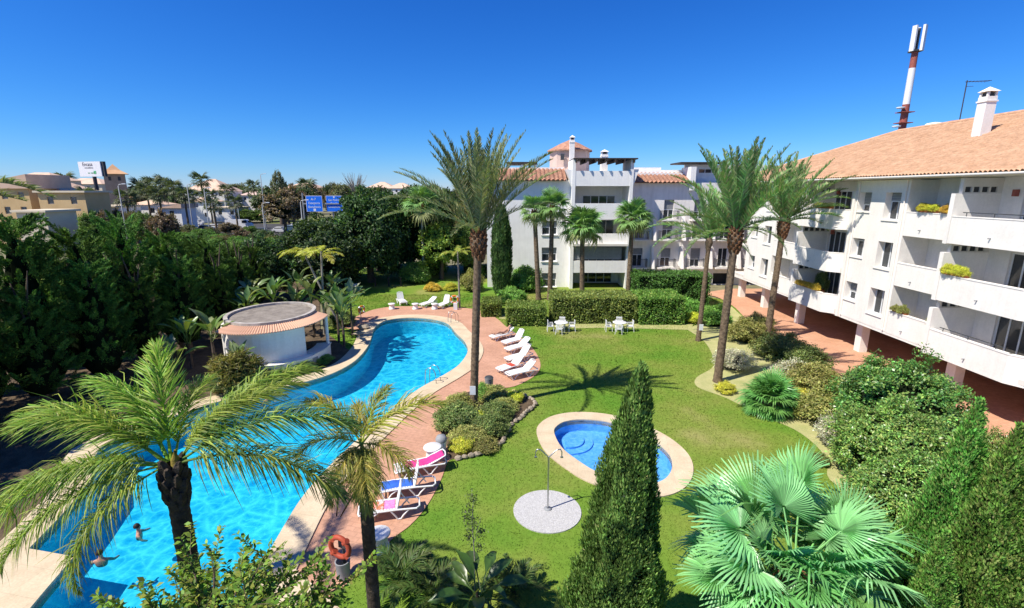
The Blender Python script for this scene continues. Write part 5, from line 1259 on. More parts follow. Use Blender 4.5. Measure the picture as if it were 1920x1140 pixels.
def sapling():
    b = P(890, 1118); t = thing('sapling', 'thin young tree with sparse leaf tufts standing on the near lawn', 'tree', b); hh = A(903, 938, b.y-.1).z
    MB().tube([(0, 0, -.05), (.02, 0, hh*.4), (-.03, .02, hh*.75), (.02, 0, hh)], [.022, .018, .012, .006], 6).tube([(0, 0, hh*.55), (.2, .05, hh*.8)], [.010, .005], 5).build('trunk', SMOOTHBARK, t, True)
    n = 420; c = np.array([(.02, 0, hh), (-.08, .0, hh*.90), (-.15, .05, hh*.80), (.02, -.05, hh*.78), (-.12, 0, hh*.70), (.2, .05, hh*.66), (.16, 0, hh*.52), (-.1, 0, hh*.62)])
    k = rng.integers(0, 8, n); pos = c[k]+rng.normal(0, .075, (n, 3)); V, F = leaves(pos, rand_dir(n), rand_dir(n), rng.uniform(.06, .12, n), .035)
    mobj('crown', np_mesh('crown', V, F, LEAF, tints(n, (.09, .13, .05), .3)), t)
sapling()
shade_f = [frond_mesh('frond', 1.25, c, 40, .34, .016, .2, .6, .8, (.06, .11, .025), (.09, .12, .03), .3, .012, .15) for c in (.9, 1.4)]
for px_, py_, l, sc_ in ((752, 1098, 'low dark feathery plant in the shade right of the small palm trunk', 1.0), (812, 1128, 'second low dark feathery plant at the lower edge of the picture', .9), (962, 1120, 'low dark feathery plant right of the broad-leaved plant', .8)):
    p = P(px_, py_); t = thing('low_palm', l, 'plant', (p.x, p.y, 0), 0, 'low feathery plants on the shaded lawn'); MB().tube([(0, 0, -.05), (0, 0, .22)], [.09, .07], 7).build('stem', DARKBARK, t, True)
    for i in range(13):
        f = mobj('frond', shade_f[i % 2], t, (0, 0, .2)); aim(f, R(i*137.5), R(25+(i*29) % 50)); f.scale = (sc_,)*3

# leafy tree top in the left foreground
def near_tree():
    c = A(392, 1222, 5.2); H = c.z; base = Vector((c.x, c.y, 0)); t = thing('leafy_tree', 'loose leafy tree top filling the lower left corner', 'tree', base)
    rd = np.random.default_rng(5); mb = MB(); mb.tube([(0, 0, -.1), (.1, .05, H*.35), (0, 0, H-.5)], [.16, .13, .06], 9); P_ = []; D_ = []
    n_b = 120
    for i in range(n_b):
        a = rd.uniform(0, 2*math.pi); el = rd.uniform(.12, 1.35); L = rd.uniform(1.1, 2.0)
        d = Vector((math.cos(a)*math.cos(el)*1.25, math.sin(a)*math.cos(el)*.9, math.sin(el)*.78)); s0 = Vector((0, 0, H-.75+rd.uniform(-.5, .5)))
        e = s0+d*L; m_ = s0.lerp(e, .55)+Vector((0, 0, .12)); mb.tube([s0, m_, e], [.03, .018, .006], 5)
        for j in range(7):                                       # twigs with rows of leaves
            u = rd.uniform(.45, 1.0); q = (s0.lerp(m_, u*2) if u < .5 else m_.lerp(e, u*2-1)); td = (d.normalized()+Vector(rd.normal(0, .55, 3))).normalized(); tl = rd.uniform(.28, .6)
            mb.tube([q, q+td*tl*.6+Vector((0, 0, .02)), q+td*tl], [.006, .004, .002], 4)
            for k in range(int(tl/.022)):
                v = (k+1)*.022/tl; pp_ = q+td*tl*v; sd = td.cross(Vector((0, 0, 1))).normalized()*(1 if k % 2 else -1)
                P_.append(pp_); D_.append((sd*.8+td*.55+Vector(rd.normal(0, .28, 3))))
    mb.build('branches', BARK, t, True)
    pos = np.array([tuple(p) for p in P_]); d = np.array([tuple(p) for p in D_]); n = len(pos)
    nr = unit(np.array([0, 0, 1.0])+rd.normal(0, .45, (n, 3))); L = rd.uniform(.065, .12, n)
    V, F = leaves(pos, d, nr, L, L*.55)
    mobj('crown', np_mesh('crown', V, F, LEAF, tints(n, (.15, .27, .035), .3, (.26, .29, .05), .25)), t)
near_tree()

# ------------------------------------------------------------------ stone edging of the flower bed
edge = thing('stone_edging', 'rough stone edging around the lawn side of the flower bed', 'edging', P(960, 800))
ep = open_spline(G2([(955, 733), (1003, 755), (986, 777), (957, 801), (941, 831), (902, 853), (848, 864)]), 40)
rst = random.Random(3); stone_v = []
for v in range(4):
    mb = MB(); vs = []
    for j in range(5):
        th = math.pi*j/4
        for i in range(7):
            ph = 2*math.pi*i/7; k = rst.uniform(.8, 1.15); vs.append((math.sin(th)*math.cos(ph)*.16*k, math.sin(th)*math.sin(ph)*.11*k, math.cos(th)*.10*k))
    mb.add(vs, [(j*7+i, (j+1)*7+i, (j+1)*7+(i+1) % 7, j*7+(i+1) % 7) for j in range(4) for i in range(7)])
    me = bpy.data.meshes.new('stone'); me.from_pydata(mb.v, [], mb.f); me.materials.append(STONE); me.update(); stone_v.append(me)
acc = 0; last = Vector(ep[0]); el_ = Vector(edge.location)
for q in ep[1:]:
    q = Vector(q); acc += (q-last).length; d = q-last; last = q
    if acc > .27:
        acc = 0; o = mobj('stone', stone_v[rst.randrange(4)], edge, (q.x-el_.x+rst.uniform(-.03, .03), q.y-el_.y, .08+rst.uniform(-.02, .03))); o.rotation_euler = (rst.uniform(-.2, .2), rst.uniform(-.2, .2), math.atan2(d.y, d.x)+rst.uniform(-.3, .3)); k = rst.uniform(.8, 1.2); o.scale = (k, k, k)

# ------------------------------------------------------------------ loungers, tables, chairs
def lounger_parts(back):
    """meshes of one white plastic sun lounger, foot at x = 0, head at x = 1.9"""
    out = []
    for s in (-1, 1):
        y = s*.31
        mb = MB().tube([(.02, y, .30), (.1, y, .33), (.6, y, .36), (1.25, y, .36), (1.86, y, .33)], .032, 7)
        mb.tube([(.10, y, .31), (.16, y, .12), (.20, y, .02), (.30, y, .02), (.42, y, .20), (.62, y, .33)], .028, 7)
        mb.tube([(1.02, y, .34), (1.18, y, .12), (1.22, y, .02), (1.34, y, .02), (1.42, y, .14), (1.60, y, .32)], .028, 7)
        out.append(('side_frame', mb))
    out.append(('end_rail', MB().tube([(.03, -.30, .31), (0, -.2, .31), (0, .2, .31), (.03, .30, .31)], .03, 7)))
    out.append(('head_rail', MB().tube([(1.84, -.31, .33), (1.95, -.2, .33), (1.95, .2, .33), (1.84, .31, .33)], .03, 7)))
    sl_ = MB()
    for i in range(13): x = .06+i*.093; sl_.box(x, x+.075, -.28, .28, .345+.02*min(1, i/5), .37+.02*min(1, i/5))
    out.append(('seat_slats', sl_))
    bk_ = MB(); ca, sa = math.cos(back), math.sin(back)
    def pt(u, y, h): return (1.24+u*ca-h*sa, y, .37+u*sa+h*ca)
    for i in range(7):
        u = .02+i*.098; bk_.add([pt(u, -.28, 0), pt(u+.08, -.28, 0), pt(u+.08, .28, 0), pt(u, .28, 0), pt(u, -.28, .025), pt(u+.08, -.28, .025), pt(u+.08, .28, .025), pt(u, .28, .025)], [(3, 2, 1, 0), (4, 5, 6, 7), (0, 1, 5, 4), (1, 2, 6, 5), (2, 3, 7, 6), (3, 0, 4, 7)])
    for s in (-1, 1): bk_.tube([pt(0, s*.285, .01), pt(.35, s*.29, .01), pt(.72, s*.25, .015)], .026, 6)
    bk_.tube([pt(.72, -.25, .015), pt(.77, 0, .02), pt(.72, .25, .015)], .026, 6)
    out.append(('backrest', bk_))
    if back > .35: out.append(('back_prop', MB().tube([pt(.45, 0, 0), (1.62, 0, .33)], .02, 6)))
    return out
LCACHE = {}
def lounger(label, foot, head, back, grp='white sun loungers by the pool'):
    f, h = Vector(foot), Vector(head); rz = math.atan2(h.y-f.y, h.x-f.x)
    t = thing('sun_lounger', label, 'sun lounger', (f.x, f.y, .026), rz, grp)
    if back not in LCACHE:
        LCACHE[back] = []
        for nm, mb in lounger_parts(back):
            me = bpy.data.meshes.new(nm); me.from_pydata(mb.v, [], mb.f); me.polygons.foreach_set('use_smooth', mb.sm); me.materials.append(PLASTIC); me.update(); LCACHE[back].append((nm, me))
    for nm, me in LCACHE[back]: mobj(nm, me, t)
    return t
def towel(label, lg, x0, x1, back, material, wy=.27, name='towel'):
    """cloth laid over a lounger between two lengths"""
    n = 16; V = []; F = []; ca, sa = math.cos(back), math.sin(back)
    for i in range(n+1):
        x = x0+(x1-x0)*i/n
        for j in range(7):
            y = -wy-.02+(2*wy+.04)*j/6; z = .412 + .008*math.sin(x*19+j) + .006*math.sin(j*2.1+x*7)
            if x > 1.24: u = x-1.24; X, Z = 1.24+u*ca-(z-.37)*sa, .37+u*sa+(z-.37)*ca
            else: X, Z = x, z
            if j in (0, 6): Z -= .09
            V.append((X, y, Z))
    for i in range(n):
        for j in range(6): F.append((i*7+j, (i+1)*7+j, (i+1)*7+j+1, i*7+j+1))
    me = np_mesh(name, np.array(V), np.array(F), material, smooth=True); o = mobj(name, me); o.location = lg.location; o.rotation_euler = lg.rotation_euler
    md = o.modifiers.new('thickness', 'SOLIDIFY'); md.thickness = .012; md.offset = 1
    return tag(o, label, 'towel')
l1 = lounger('near sun lounger under a pink towel', P(740, 895), P(838, 876), .36)
towel('bright pink towel over the farthest of the three near loungers', l1, .42, 1.92, .36, PINKT)
l2 = lounger('near sun lounger with a blue towel and raised back', P(712, 931), P(812, 918), 1.36)
towel('blue towel on the middle one of the three near loungers', l2, .10, 1.16, 1.36, BLUET)
l3 = lounger('near sun lounger with a red and pink towel, closest to the life ring', P(674, 974), P(778, 960), 1.36)
towel('pink towel end on the closest lounger', l3, .82, 1.16, 1.36, mat('pale_pink_towel', (.80, .32, .55), (.70, .16, .40), scale=9, rough=1)); towel('red patterned towel on the closest lounger', l3, .30, .80, 1.36, mat('red_pattern_towel', (.72, .20, .10), (.75, .55, .52), scale=8, rough=1, lo=.45, hi=.55))
fl = [((758, 574), (752, 558), 1.15, 'far sun lounger with upright back, left of the three beyond the pool'), ((790, 578), (800, 568), .5, 'far sun lounger lying low in the middle beyond the pool'), ((822, 580), (832, 566), 1.15, 'far sun lounger with upright back, right of the three beyond the pool')]
for a, b_, k, l in fl:
    f, h = P(*a), P(*b_); f = Vector((f.x, f.y, 0)); d = {752: Vector((-.45, .9, 0)), 800: Vector((.55, .83, 0)), 832: Vector((.45, .9, 0))}[b_[0]]; lounger(l, f, f+d, k)
rl_ = [((921, 640), (962, 631), .5, 'farthest lounger of the row on the right deck, with the sunbather'), ((944, 651), (990, 640), .95, 'second farthest lounger of the row on the right deck'), ((950, 664), (998, 652), .6, 'third farthest lounger of the row on the right deck'),
       ((950, 683), (1008, 668), .85, 'fourth lounger of the row on the right deck, third from the near end'), ((935, 703), (1000, 683), .7, 'second nearest lounger of the row on the right deck'), ((951, 712), (1006, 700), .7, 'nearest lounger of the row on the right deck')]
RL = []
for a, b_, k, l in rl_: RL.append(lounger(l, P(*a), P(*b_), k))
towel('red towel hanging across the fourth lounger of the right row', RL[4], .75, 1.1, .7, REDT, .33)
def lathe_thing(name, label, cat, p, prof, material, grp=None, part='body', n=18):
    t = thing(name, label, cat, p, 0, grp); MB().lathe(prof, (0, 0, 0), n).build(part, material, t, True); return t
drum = [(.23, 0), (.24, .06), (.20, .10), (.19, .34), (.22, .38)]; dtop = [(.0, .441), (.25, .44), (.27, .42), (.27, .39), (.24, .38), (0, .379)]
def side_table(label, p, s=1.0):
    t = thing('side_table', label, 'table', (p.x, p.y, .026), 0, 'white round side tables'); t.scale = (s, s, s); MB().lathe(drum).build('pedestal', PLASTIC, t, True); MB().lathe(dtop).build('table_top', PLASTIC, t, True)
side_table('white round side table behind the pink towelled lounger', P(812, 863), 1.35); side_table('white round side table right of the small feather palm trunk', P(712, 1030), 1.3)
for px_, l in ((735, 'leftmost white side table beyond the pool'), (779, 'middle white side table between the far loungers'), (815, 'right white side table between the far loungers')): side_table(l, P(px_, 580), 1.2)
def chair_meshes():
    s_ = MB().box(-.22, .22, -.22, .22, .40, .43); b_ = MB()
    for i in range(5): x = -.2+i*.09; b_.box(x, x+.05, .20, .225, .43, .83)
    b_.box(-.23, .23, .195, .23, .80, .88)
    legs = [MB().tube([(sx*.22, sy*.22, .42), (sx*.26, sy*.25, 0)], [.025, .02], 6) for sx in (-1, 1) for sy in (-1, 1)]
    arms = [MB().box(sx*.25-.03, sx*.25+.03, -.2, .22, .62, .65).box(sx*.25-.02, sx*.25+.02, -.19, -.15, .43, .62) for sx in (-1, 1)]
    res = []
    for nm, mb in [('seat', s_), ('backrest', b_)] + [('leg', l) for l in legs] + [('armrest', a) for a in arms]:
        me = bpy.data.meshes.new(nm); me.from_pydata(mb.v, [], mb.f); me.materials.append(PLASTIC); me.update(); res.append((nm, me))
    return res
CH = chair_meshes()
def garden_set(p, which):
    t = thing('garden_table', 'white round garden table ringed by chairs, %s of two by the hedge' % which, 'table', (p.x, p.y, .002), 0, 'garden tables by the hedge')
    MB().lathe([(0, .73), (.52, .73), (.54, .71), (.52, .69), (0, .69)]).build('table_top', PLASTIC, t, True)
    for a in (45, 135, 225, 315): MB().tube([(math.cos(R(a))*.3, math.sin(R(a))*.3, .70), (math.cos(R(a))*.36, math.sin(R(a))*.36, 0)], [.03, .025], 6).build('leg', PLASTIC, t, True)
    for a, w_ in ((0, 'right'), (180, 'left'), (255, 'near'), (80, 'far')):
        c = thing('garden_chair', 'white plastic armchair on the %s side of the %s garden table' % (w_, which), 'chair', (p.x+math.cos(R(a))*.82, p.y+math.sin(R(a))*.82, .002), R(a-90), 'white garden armchairs')
        for nm, me in CH: mobj(nm, me, c)
garden_set(P(1052, 621), 'left'); garden_set(P(1161, 621), 'right')

# ------------------------------------------------------------------ pool furniture
def ladder(label, p, az):
    t = thing('pool_ladder', label, 'ladder', (p.x, p.y, .07), az)
    for s in (-.25, .25): MB().tube([(-.55, s, 0), (-.52, s, .55), (-.38, s, .82), (-.1, s, .88), (.10, s, .70), (.15, s, .2), (.15, s, -.95)], .022, 8).build('handrail', METAL, t, True)
    for z in (-.25, -.5, -.75): MB().box(.11, .19, -.25, .25, z-.015, z+.015).build('step', METAL, t, True)
ladder('steel pool ladder on the right bank near the tall palm', P(806, 716), R(160)); ladder('steel pool ladder at the far right corner of the pool', P(846, 606), R(215))
def ring_mesh(Rr, r):
    mb = MB(); n, m = 26, 10; vs = [((Rr+r*math.cos(2*math.pi*j/m))*math.cos(2*math.pi*i/n), r*math.sin(2*math.pi*j/m), (Rr+r*math.cos(2*math.pi*j/m))*math.sin(2*math.pi*i/n)) for i in range(n) for j in range(m)]
    return mb.add(vs, [(i*m+j, ((i+1) % n)*m+j, ((i+1) % n)*m+(j+1) % m, i*m+(j+1) % m) for i in range(n) for j in range(m)], True)
def life_ring(label, p, zc, Rr, material, rz=0, stand=GREY):
    t = thing('life_ring_stand', 'post holding the ' + label, 'post', (p.x, p.y, .024), rz)
    MB().tube([(0, 0, 0), (0, 0, zc+.1)], .03, 8).build('post', stand, t, True); MB().box(-.12, .12, -.05, .02, zc-.1, zc+.1).build('holder', DARKGREY, t, True)
    o = thing('life_ring', label, 'life ring', (p.x, p.y, .024), rz); MB_ = ring_mesh(Rr, Rr*.24)
    MB_.v = [(x, y-.13, z+zc) for x, y, z in MB_.v]; MB_.build('ring', material, o, True)
    for a in (45, 135, 225, 315):
        MB().tube([(math.cos(R(a))*Rr*.74, -.13, zc+math.sin(R(a))*Rr*.74), (math.cos(R(a))*Rr*1.26, -.13-.0, zc+math.sin(R(a))*Rr*1.26)], Rr*.27, 8).build('band', SIGNWHITE if material is ORANGE else RED, o, True)
life_ring('red life ring at the near end of the deck', P(648, 1076), .95, .30, RED, R(-20), DARKGREY)
life_ring('orange life ring beyond the far right corner of the pool', P(853, 578), .85, .33, ORANGE)
life_ring('orange life ring left of the pool near the bar', P(677, 597), .75, .30, ORANGE, R(60))
t = thing('litter_bin', 'grey bin beneath the red life ring', 'bin', (P(645, 1082).x, P(645, 1082).y, .024)); MB().lathe([(.17, 0), (.2, .5), (.21, .52), (.18, .52), (.15, .04)]).build('body', GREY, t, True)
t = thing('litter_bin', 'white bin with grey lid beside the flower bed', 'bin', (P(828, 848).x, P(828, 848).y, .024)); MB().lathe([(.18, 0), (.22, .48), (.22, .5)]).build('body', SIGNWHITE, t, True); MB().lathe([(.23, .5), (.24, .58), (.17, .72), (.0, .76)]).build('lid', GREY, t, True)
t = thing('litter_bin', 'dark grey bin on the deck right of the tall palm', 'bin', (P(917, 728).x, P(917, 728).y, .024)); MB().lathe([(.20, 0), (.24, .58), (.25, .6), (.21, .6)]).build('body', GREY, t, True); MB().lathe([(.24, .6), (.2, .66), (0, .68)]).build('lid', DARKGREY, t, True)
t = thing('post_box', 'small white cabinet at the foot of the slender palm beyond the pool', 'cabinet', (P(855, 579).x, P(855, 579).y-.35, .024)); MB().box(-.17, .17, -.12, .12, 0, .6).build('body', SIGNWHITE, t, True)
sp_ = P(1027, 956); t = thing('garden_shower', 'double headed steel garden shower on the white gravel circle', 'shower', (sp_.x, sp_.y, .035))
MB().tube([(0, 0, 0), (0, 0, 1.95)], .03, 8).build('pole', METAL, t, True); MB().lathe([(.13, 0), (.13, .03), (.04, .05)]).build('base', GREY, t, True)
for s in (-1, 1): MB().tube([(0, 0, 1.93), (s*.26, 0, 2.2), (s*.38, 0, 2.22), (s*.43, 0, 2.12), (s*.43, 0, 2.0)], .02, 7).build('arm', METAL, t, True); MB().lathe([(.02, 1.98), (.055, 1.93), (0, 1.93)], (s*.43, 0, 0), 10).build('shower_head', METAL, t, True)
for p, l in ((P(888, 768), 'small white notice fixed to the tall palm trunk'), (P(1309, 639), 'small white notice on the trunk of the thinner date palm')):
    h_ = 1.15 if p.x < 0 else 1.1
    o = MB().obox((p.x, p.y-.33, h_), (.14, .012, .22)).build('notice', SIGNWHITE); tag(o, l, 'sign', None)
# rocks by the pool bank
for i, (px_, py_, k, l) in enumerate(((682, 618, .5, 'larger dark rock on the pool bank near the bar'), (672, 630, .4, 'smaller dark rock on the pool bank near the bar'))):
    p = P(px_, py_); o = mobj('rock', stone_v[i], None, (p.x, p.y, .2)); o.scale = (k*6, k*6, k*5); tag(o, l, 'rock')
# posts on the far lawn
for px_, l in ((704, 'left wooden post of the far lawn opening'), (729, 'middle wooden post of the far lawn opening'), (752, 'right wooden post of the far lawn opening')):
    p = P(px_, 537); o = MB().box(p.x-.08, p.x+.08, p.y-.08, p.y+.08, 0, 1.05).build('wooden_post', DARKWOOD); tag(o, l, 'post', 'wooden posts on the far lawn')

# ------------------------------------------------------------------ people
def skin_body(name, joints, edges, radii, material, parent, sub=2):
    me = bpy.data.meshes.new(name); me.from_pydata(joints, edges, []); o = mobj(name, me, parent)
    sk_ = o.modifiers.new('skin', 'SKIN'); sd = o.modifiers.new('smooth', 'SUBSURF'); sd.levels = sub; sd.render_levels = sub
    for i, r in enumerate(radii): me.skin_vertices[0].data[i].radius = (r, r)
    me.skin_vertices[0].data[0].use_root = True; me.materials.append(material)
    sk_.use_smooth_shade = True
    return o
def hair_cap(head, r, parent, back=(0, 0, 0)):
    mb = MB(); vs = []
    for j in range(6):
        th = math.pi*.62*j/5
        for i in range(10): ph = 2*math.pi*i/10; vs.append((head[0]+back[0]+r*math.sin(th)*math.cos(ph), head[1]+back[1]+r*math.sin(th)*math.sin(ph), head[2]+back[2]+r*1.05*math.cos(th)))
    mb.add(vs, [(j*10+i, (j+1)*10+i, (j+1)*10+(i+1) % 10, j*10+(i+1) % 10) for j in range(5) for i in range(10)], True); return mb.build('hair', HAIR, parent, True)
def swimmer(label, p, rz, skin=SKIN, hair=True, arms=1.0):
    t = thing('person', label, 'person', (p.x, p.y, -.16), rz, None, .86)
    J = [(0, 0, -.25), (0, 0, -.02), (0, 0, .12), (0, -.01, .20), (0, -.02, .30), (0, -.02, .40), (-.18, 0, .03), (-.32*arms, -.12, -.10), (-.40*arms, -.30, -.12), (.18, 0, .03), (.32*arms, -.12, -.10), (.40*arms, -.30, -.12), (0, -.10, .285)]
    Ed = [(0, 1), (1, 2), (2, 3), (3, 4), (4, 5), (1, 6), (6, 7), (7, 8), (1, 9), (9, 10), (10, 11), (4, 12)]
    skin_body('body', J, Ed, [.14, .15, .065, .06, .10, .075, .06, .045, .03, .06, .045, .03, .028], skin, t)
    if hair: hair_cap((0, 0, .345), .108, t, (0, .02, 0))
    return t
swimmer('swimmer with arms spread near the left bank of the big pool', P(502, 750, -.13), R(40))
swimmer('swimmer with dark hair in the near left of the big pool', P(190, 1050, -.13), R(200))
swimmer('swimmer right of the other near swimmer, behind the palm trunk', P(260, 1000, -.13), R(120))
def sunbather():
    lg = RL[0]; t = thing('person', 'sunbather in dark swimwear lying on the farthest lounger of the right row', 'person', lg.location, lg.rotation_euler.z)
    z = .47; J = [(1.05, 0, z), (1.25, 0, z+.06), (1.48, 0, z+.2), (1.60, 0, z+.30), (1.68, 0, z+.36), (1.78, 0, z+.42), (.98, -.1, z), (.60, -.12, z+.12), (.22, -.12, z-.01), (.12, -.12, z+.10), (.98, .1, z), (.58, .11, z+.02), (.18, .10, z-.01), (.10, .10, z+.1), (1.46, -.2, z+.16), (1.25, -.27, z+.04), (1.02, -.24, z-.01), (1.46, .2, z+.16), (1.25, .27, z+.04), (1.02, .24, z-.01)]
    Ed = [(0, 1), (1, 2), (2, 3), (3, 4), (4, 5), (0, 6), (6, 7), (7, 8), (8, 9), (0, 10), (10, 11), (11, 12), (12, 13), (2, 14), (14, 15), (15, 16), (2, 17), (17, 18), (18, 19)]
    skin_body('body', J, Ed, [.13, .12, .14, .055, .095, .07, .09, .065, .04, .03, .09, .065, .04, .03, .06, .045, .03, .06, .045, .03], SKIN, t)
    skin_body('swimwear', [(1.16, 0, z+.03), (1.04, 0, z), (.97, -.09, z), (.97, .09, z)], [(0, 1), (1, 2), (1, 3)], [.14, .145, .105, .105], SWIM, t)
    hair_cap((1.74, 0, z+.36), .12, t, (.03, 0, .03))
sunbather()
# garden chair in the shade by the trees
c = thing('garden_chair', 'lone pale garden chair in the shade at the left of the far lawn', 'chair', P(668, 548), R(30))
for nm, me in CH:
    o = mobj(nm, me, c)
# pots and plants on the right terraces
def pot_plant(label, x, y, z, kind, r, h, mat_pot=TERRAPOT):
    t = thing('potted_plant', label, 'potted plant', (x, y, z)); MB().lathe([(r*.45, 0), (r*.65, h*.4), (r*.7, h*.42), (r*.5, h*.42)]).build('pot', mat_pot, t, True)
    f = mobj('foliage', SH[kind], t, (0, 0, h*.55)); f.scale = (r, r, h*.5)
def trough(label, y0, y1, x, z, kind, h=.35):
    t = thing('planter', label, 'planter', (x, (y0+y1)/2, z)); MB().box(-.1, .1, -(y1-y0)/2, (y1-y0)/2, 0, .14).build('trough', TERRAPOT, t, True)
    k = max(2, int((y1-y0)/.4))
    for i in range(k):
        f = mobj('foliage', SH[kind], t, (-.05, -(y1-y0)/2+(i+.5)*(y1-y0)/k, .16)); f.scale = (.26, .28, h*random.uniform(.7, 1.1)); f.rotation_euler = (0, 0, i*1.3)
PT = 1.23
trough('trailing yellow green planter on the top terrace nearest the window bay', 26.4, 27.6, XB+.12, ZB[2]+PT+.07, 'yel')
trough('brown flowering planter on the top terrace before the party wall', 25.1, 26.1, XB+.12, ZB[2]+PT+.07, 'amber')
trough('yellow green planter on the middle terrace beside the near party wall', 23.3, 24.6, XF+.12, ZB[1]+PT+.02, 'yel')
trough('dry brown planter on the lowest far terrace', 34.4, 37.0, XF+.12, ZB[0]+PT+.02, 'amber', .3)
trough('thin green planter on the top far terrace', 34.2, 36.0, XF+.12, ZB[2]+PT+.02, 'olive', .25)
trough('mixed planter on the lowest terrace beside the window bay', 27.2, 28.2, XB+.12, ZB[0]+PT+.07, 'olive', .3)
pot_plant('tall dark potted shrub on the lowest far terrace', 23.2, 36.2, ZB[0]+.24, 'dark', .45, 1.9)
pot_plant('orange terracotta pot on the lowest terrace before the party wall', 22.95, 25.7, ZB[0]+.7, 'olive', .38, .9)

# ------------------------------------------------------------------ beyond the garden: houses, road, signs, far trees
def house(name, label, px0, px1, py_base, py_eave, Y, depth, wall, roofmat, roof='hip', rise=1.6, wins=(), storeys=1, z0=None, cat='house', over=.5):
    x0, x1 = A(px0, 400, Y).x, A(px1, 400, Y).x; ze = A((px0+px1)/2, py_eave, Y).z
    t = thing(name, label, cat, ((x0+x1)/2, Y+depth/2, 0)); cx = (x0+x1)/2
    n = max(1, int((x1-x0)/3.2)); hs_ = []
    for st_ in range(storeys):
        zb = ze-2.9*(st_+1)
        for i in range(n):
            c = x0+(x1-x0)*(i+.5)/n; hs_.append((c-.6, c+.6, zb+.7, zb+2.1))
    holed_wall(MB(), 'y', Y, Y+.3, x0, x1, -.1, ze, hs_).build('wall', wall, t)
    MB().box(x0, x0+.3, Y+.301, Y+depth, -.1, ze-.002).box(x1-.3, x1, Y+.301, Y+depth, -.1, ze-.002).box(x0+.31, x1-.31, Y+.8, Y+.9, -.1, ze-.004).build('side_wall', wall, t)
    for h in hs_:
        g = MB().box(h[0]-.02, h[1]+.02, Y+.18, Y+.24, h[2]-.02, h[3]+.02).build('window', SIGNWHITE, t)
        MB().box(h[0]+.06, h[0]+.57, Y+.15, Y+.178, h[2]+.06, h[3]-.06).box(h[1]-.57, h[1]-.06, Y+.15, Y+.178, h[2]+.06, h[3]-.06).build('pane', GLASS, g)
    o = over; X0, X1, Y0, Y1 = x0-o, x1+o, Y-o, Y+depth+o; r = MB()
    if roof == 'hip':
        hw = min((X1-X0), (Y1-Y0))/2*.98
        if X1-X0 > Y1-Y0: a, b = ((X0+hw, (Y0+Y1)/2), (X1-hw, (Y0+Y1)/2))
        else: a, b = ((cx, Y0+hw), (cx, Y1-hw))
        r.add([(X0, Y0, ze), (X1, Y0, ze), (X1, Y1, ze), (X0, Y1, ze), (a[0], a[1], ze+rise), (b[0], b[1], ze+rise)], [(0, 1, 5, 4), (1, 2, 5), (2, 3, 4, 5), (3, 0, 4), (3, 2, 1, 0)] if X1-X0 > Y1-Y0 else [(0, 1, 4), (1, 2, 5, 4), (2, 3, 5), (3, 0, 4, 5), (3, 2, 1, 0)])
    elif roof == 'flat': r.box(X0, X1, Y0, Y1, ze, ze+.35)
    else:       # a lean-to that rises to the right or left
        l, rr = (0, rise) if roof == 'rise_right' else (rise, 0)
        r.add([(X0, Y0, ze+l), (X1, Y0, ze+rr), (X1, Y1, ze+rr), (X0, Y1, ze+l), (X0, Y0, ze-.15), (X1, Y0, ze-.15), (X1, Y1, ze-.15), (X0, Y1, ze-.15)], [(0, 1, 2, 3), (7, 6, 5, 4), (4, 5, 1, 0), (5, 6, 2, 1), (6, 7, 3, 2), (7, 4, 0, 3)])
    r.build('roof', roofmat, t)
    return t
house('villa', 'tan villa with sloping tiled roof at the far left edge', -60, 62, 420, 352, 100, 9, TAN, FARTILE, 'rise_right', 2.6, storeys=2)
house('villa', 'tan gabled villa wing in the middle of the left houses', 30, 122, 420, 358, 106, 9, TAN, FARTILE, 'hip', 2.6, storeys=1)
house('villa', 'lower tan flat-roofed wing right of the left villas', 78, 165, 420, 361, 98, 6, TAN, BEIGE, 'flat', .4, storeys=1)
house('villa', 'pale beige tiled house behind the left villas', 20, 110, 400, 338, 150, 10, BEIGE, FARTILE, 'hip', 2.4)
house('villa', 'low white building with pale roof below the tower', 172, 226, 420, 388, 122, 7, WHITE_R, BEIGE, 'flat', .3, storeys=1)
house('villa', 'low white house with tiled roof right of the tower', 246, 300, 420, 384, 132, 7, WHITE_R, FARTILE, 'hip', 1.3, storeys=1)
house('villa', 'low white shed-like house between palms right of the tower', 304, 340, 420, 389, 126, 6, WHITE_R, FARTILE, 'rise_right', .9, storeys=1)
house('villa', 'pale tiled house behind the billboard post', 118, 200, 400, 345, 190, 10, BEIGE, FARTILE, 'hip', 2.2)
house('villa', 'pink roofed house left of the road trees', 352, 425, 410, 358, 210, 14, WHITE, FARTILE, 'hip', 5.0, storeys=2)
house('villa', 'white two storey house behind the parked cars', 352, 398, 415, 378, 170, 8, WHITE_R, FARTILE, 'hip', 1.6, storeys=2)
house('villa', 'low white annexe right of the house behind the parked cars', 402, 446, 415, 390, 165, 7, WHITE_R, BEIGE, 'flat', .3, storeys=1)
house('villa', 'white house with pinkish roof near the middle skyline', 455, 545, 410, 366, 220, 12, WHITE, PINKW, 'hip', 3.0, storeys=1)
house('villa', 'small white house left of the brown tree', 425, 500, 410, 376, 240, 10, BEIGE, FARTILE, 'hip', 3.0)
house('villa', 'pink distant house right of the road signs', 690, 740, 380, 352, 300, 14, PINKW, FARTILE, 'hip', 3.5)
house('villa', 'white distant house left of the tall palm crown', 728, 775, 380, 353, 280, 12, WHITE, FARTILE, 'hip', 3.0)
house('villa', 'pale distant house between palms left of the road signs', 540, 600, 390, 352, 320, 14, BEIGE, FARTILE, 'hip', 3.2)
house('villa', 'low pale wall house at the left under the conifers', 30, 85, 440, 398, 84, 6, BEIGE, BEIGE, 'flat', .3)
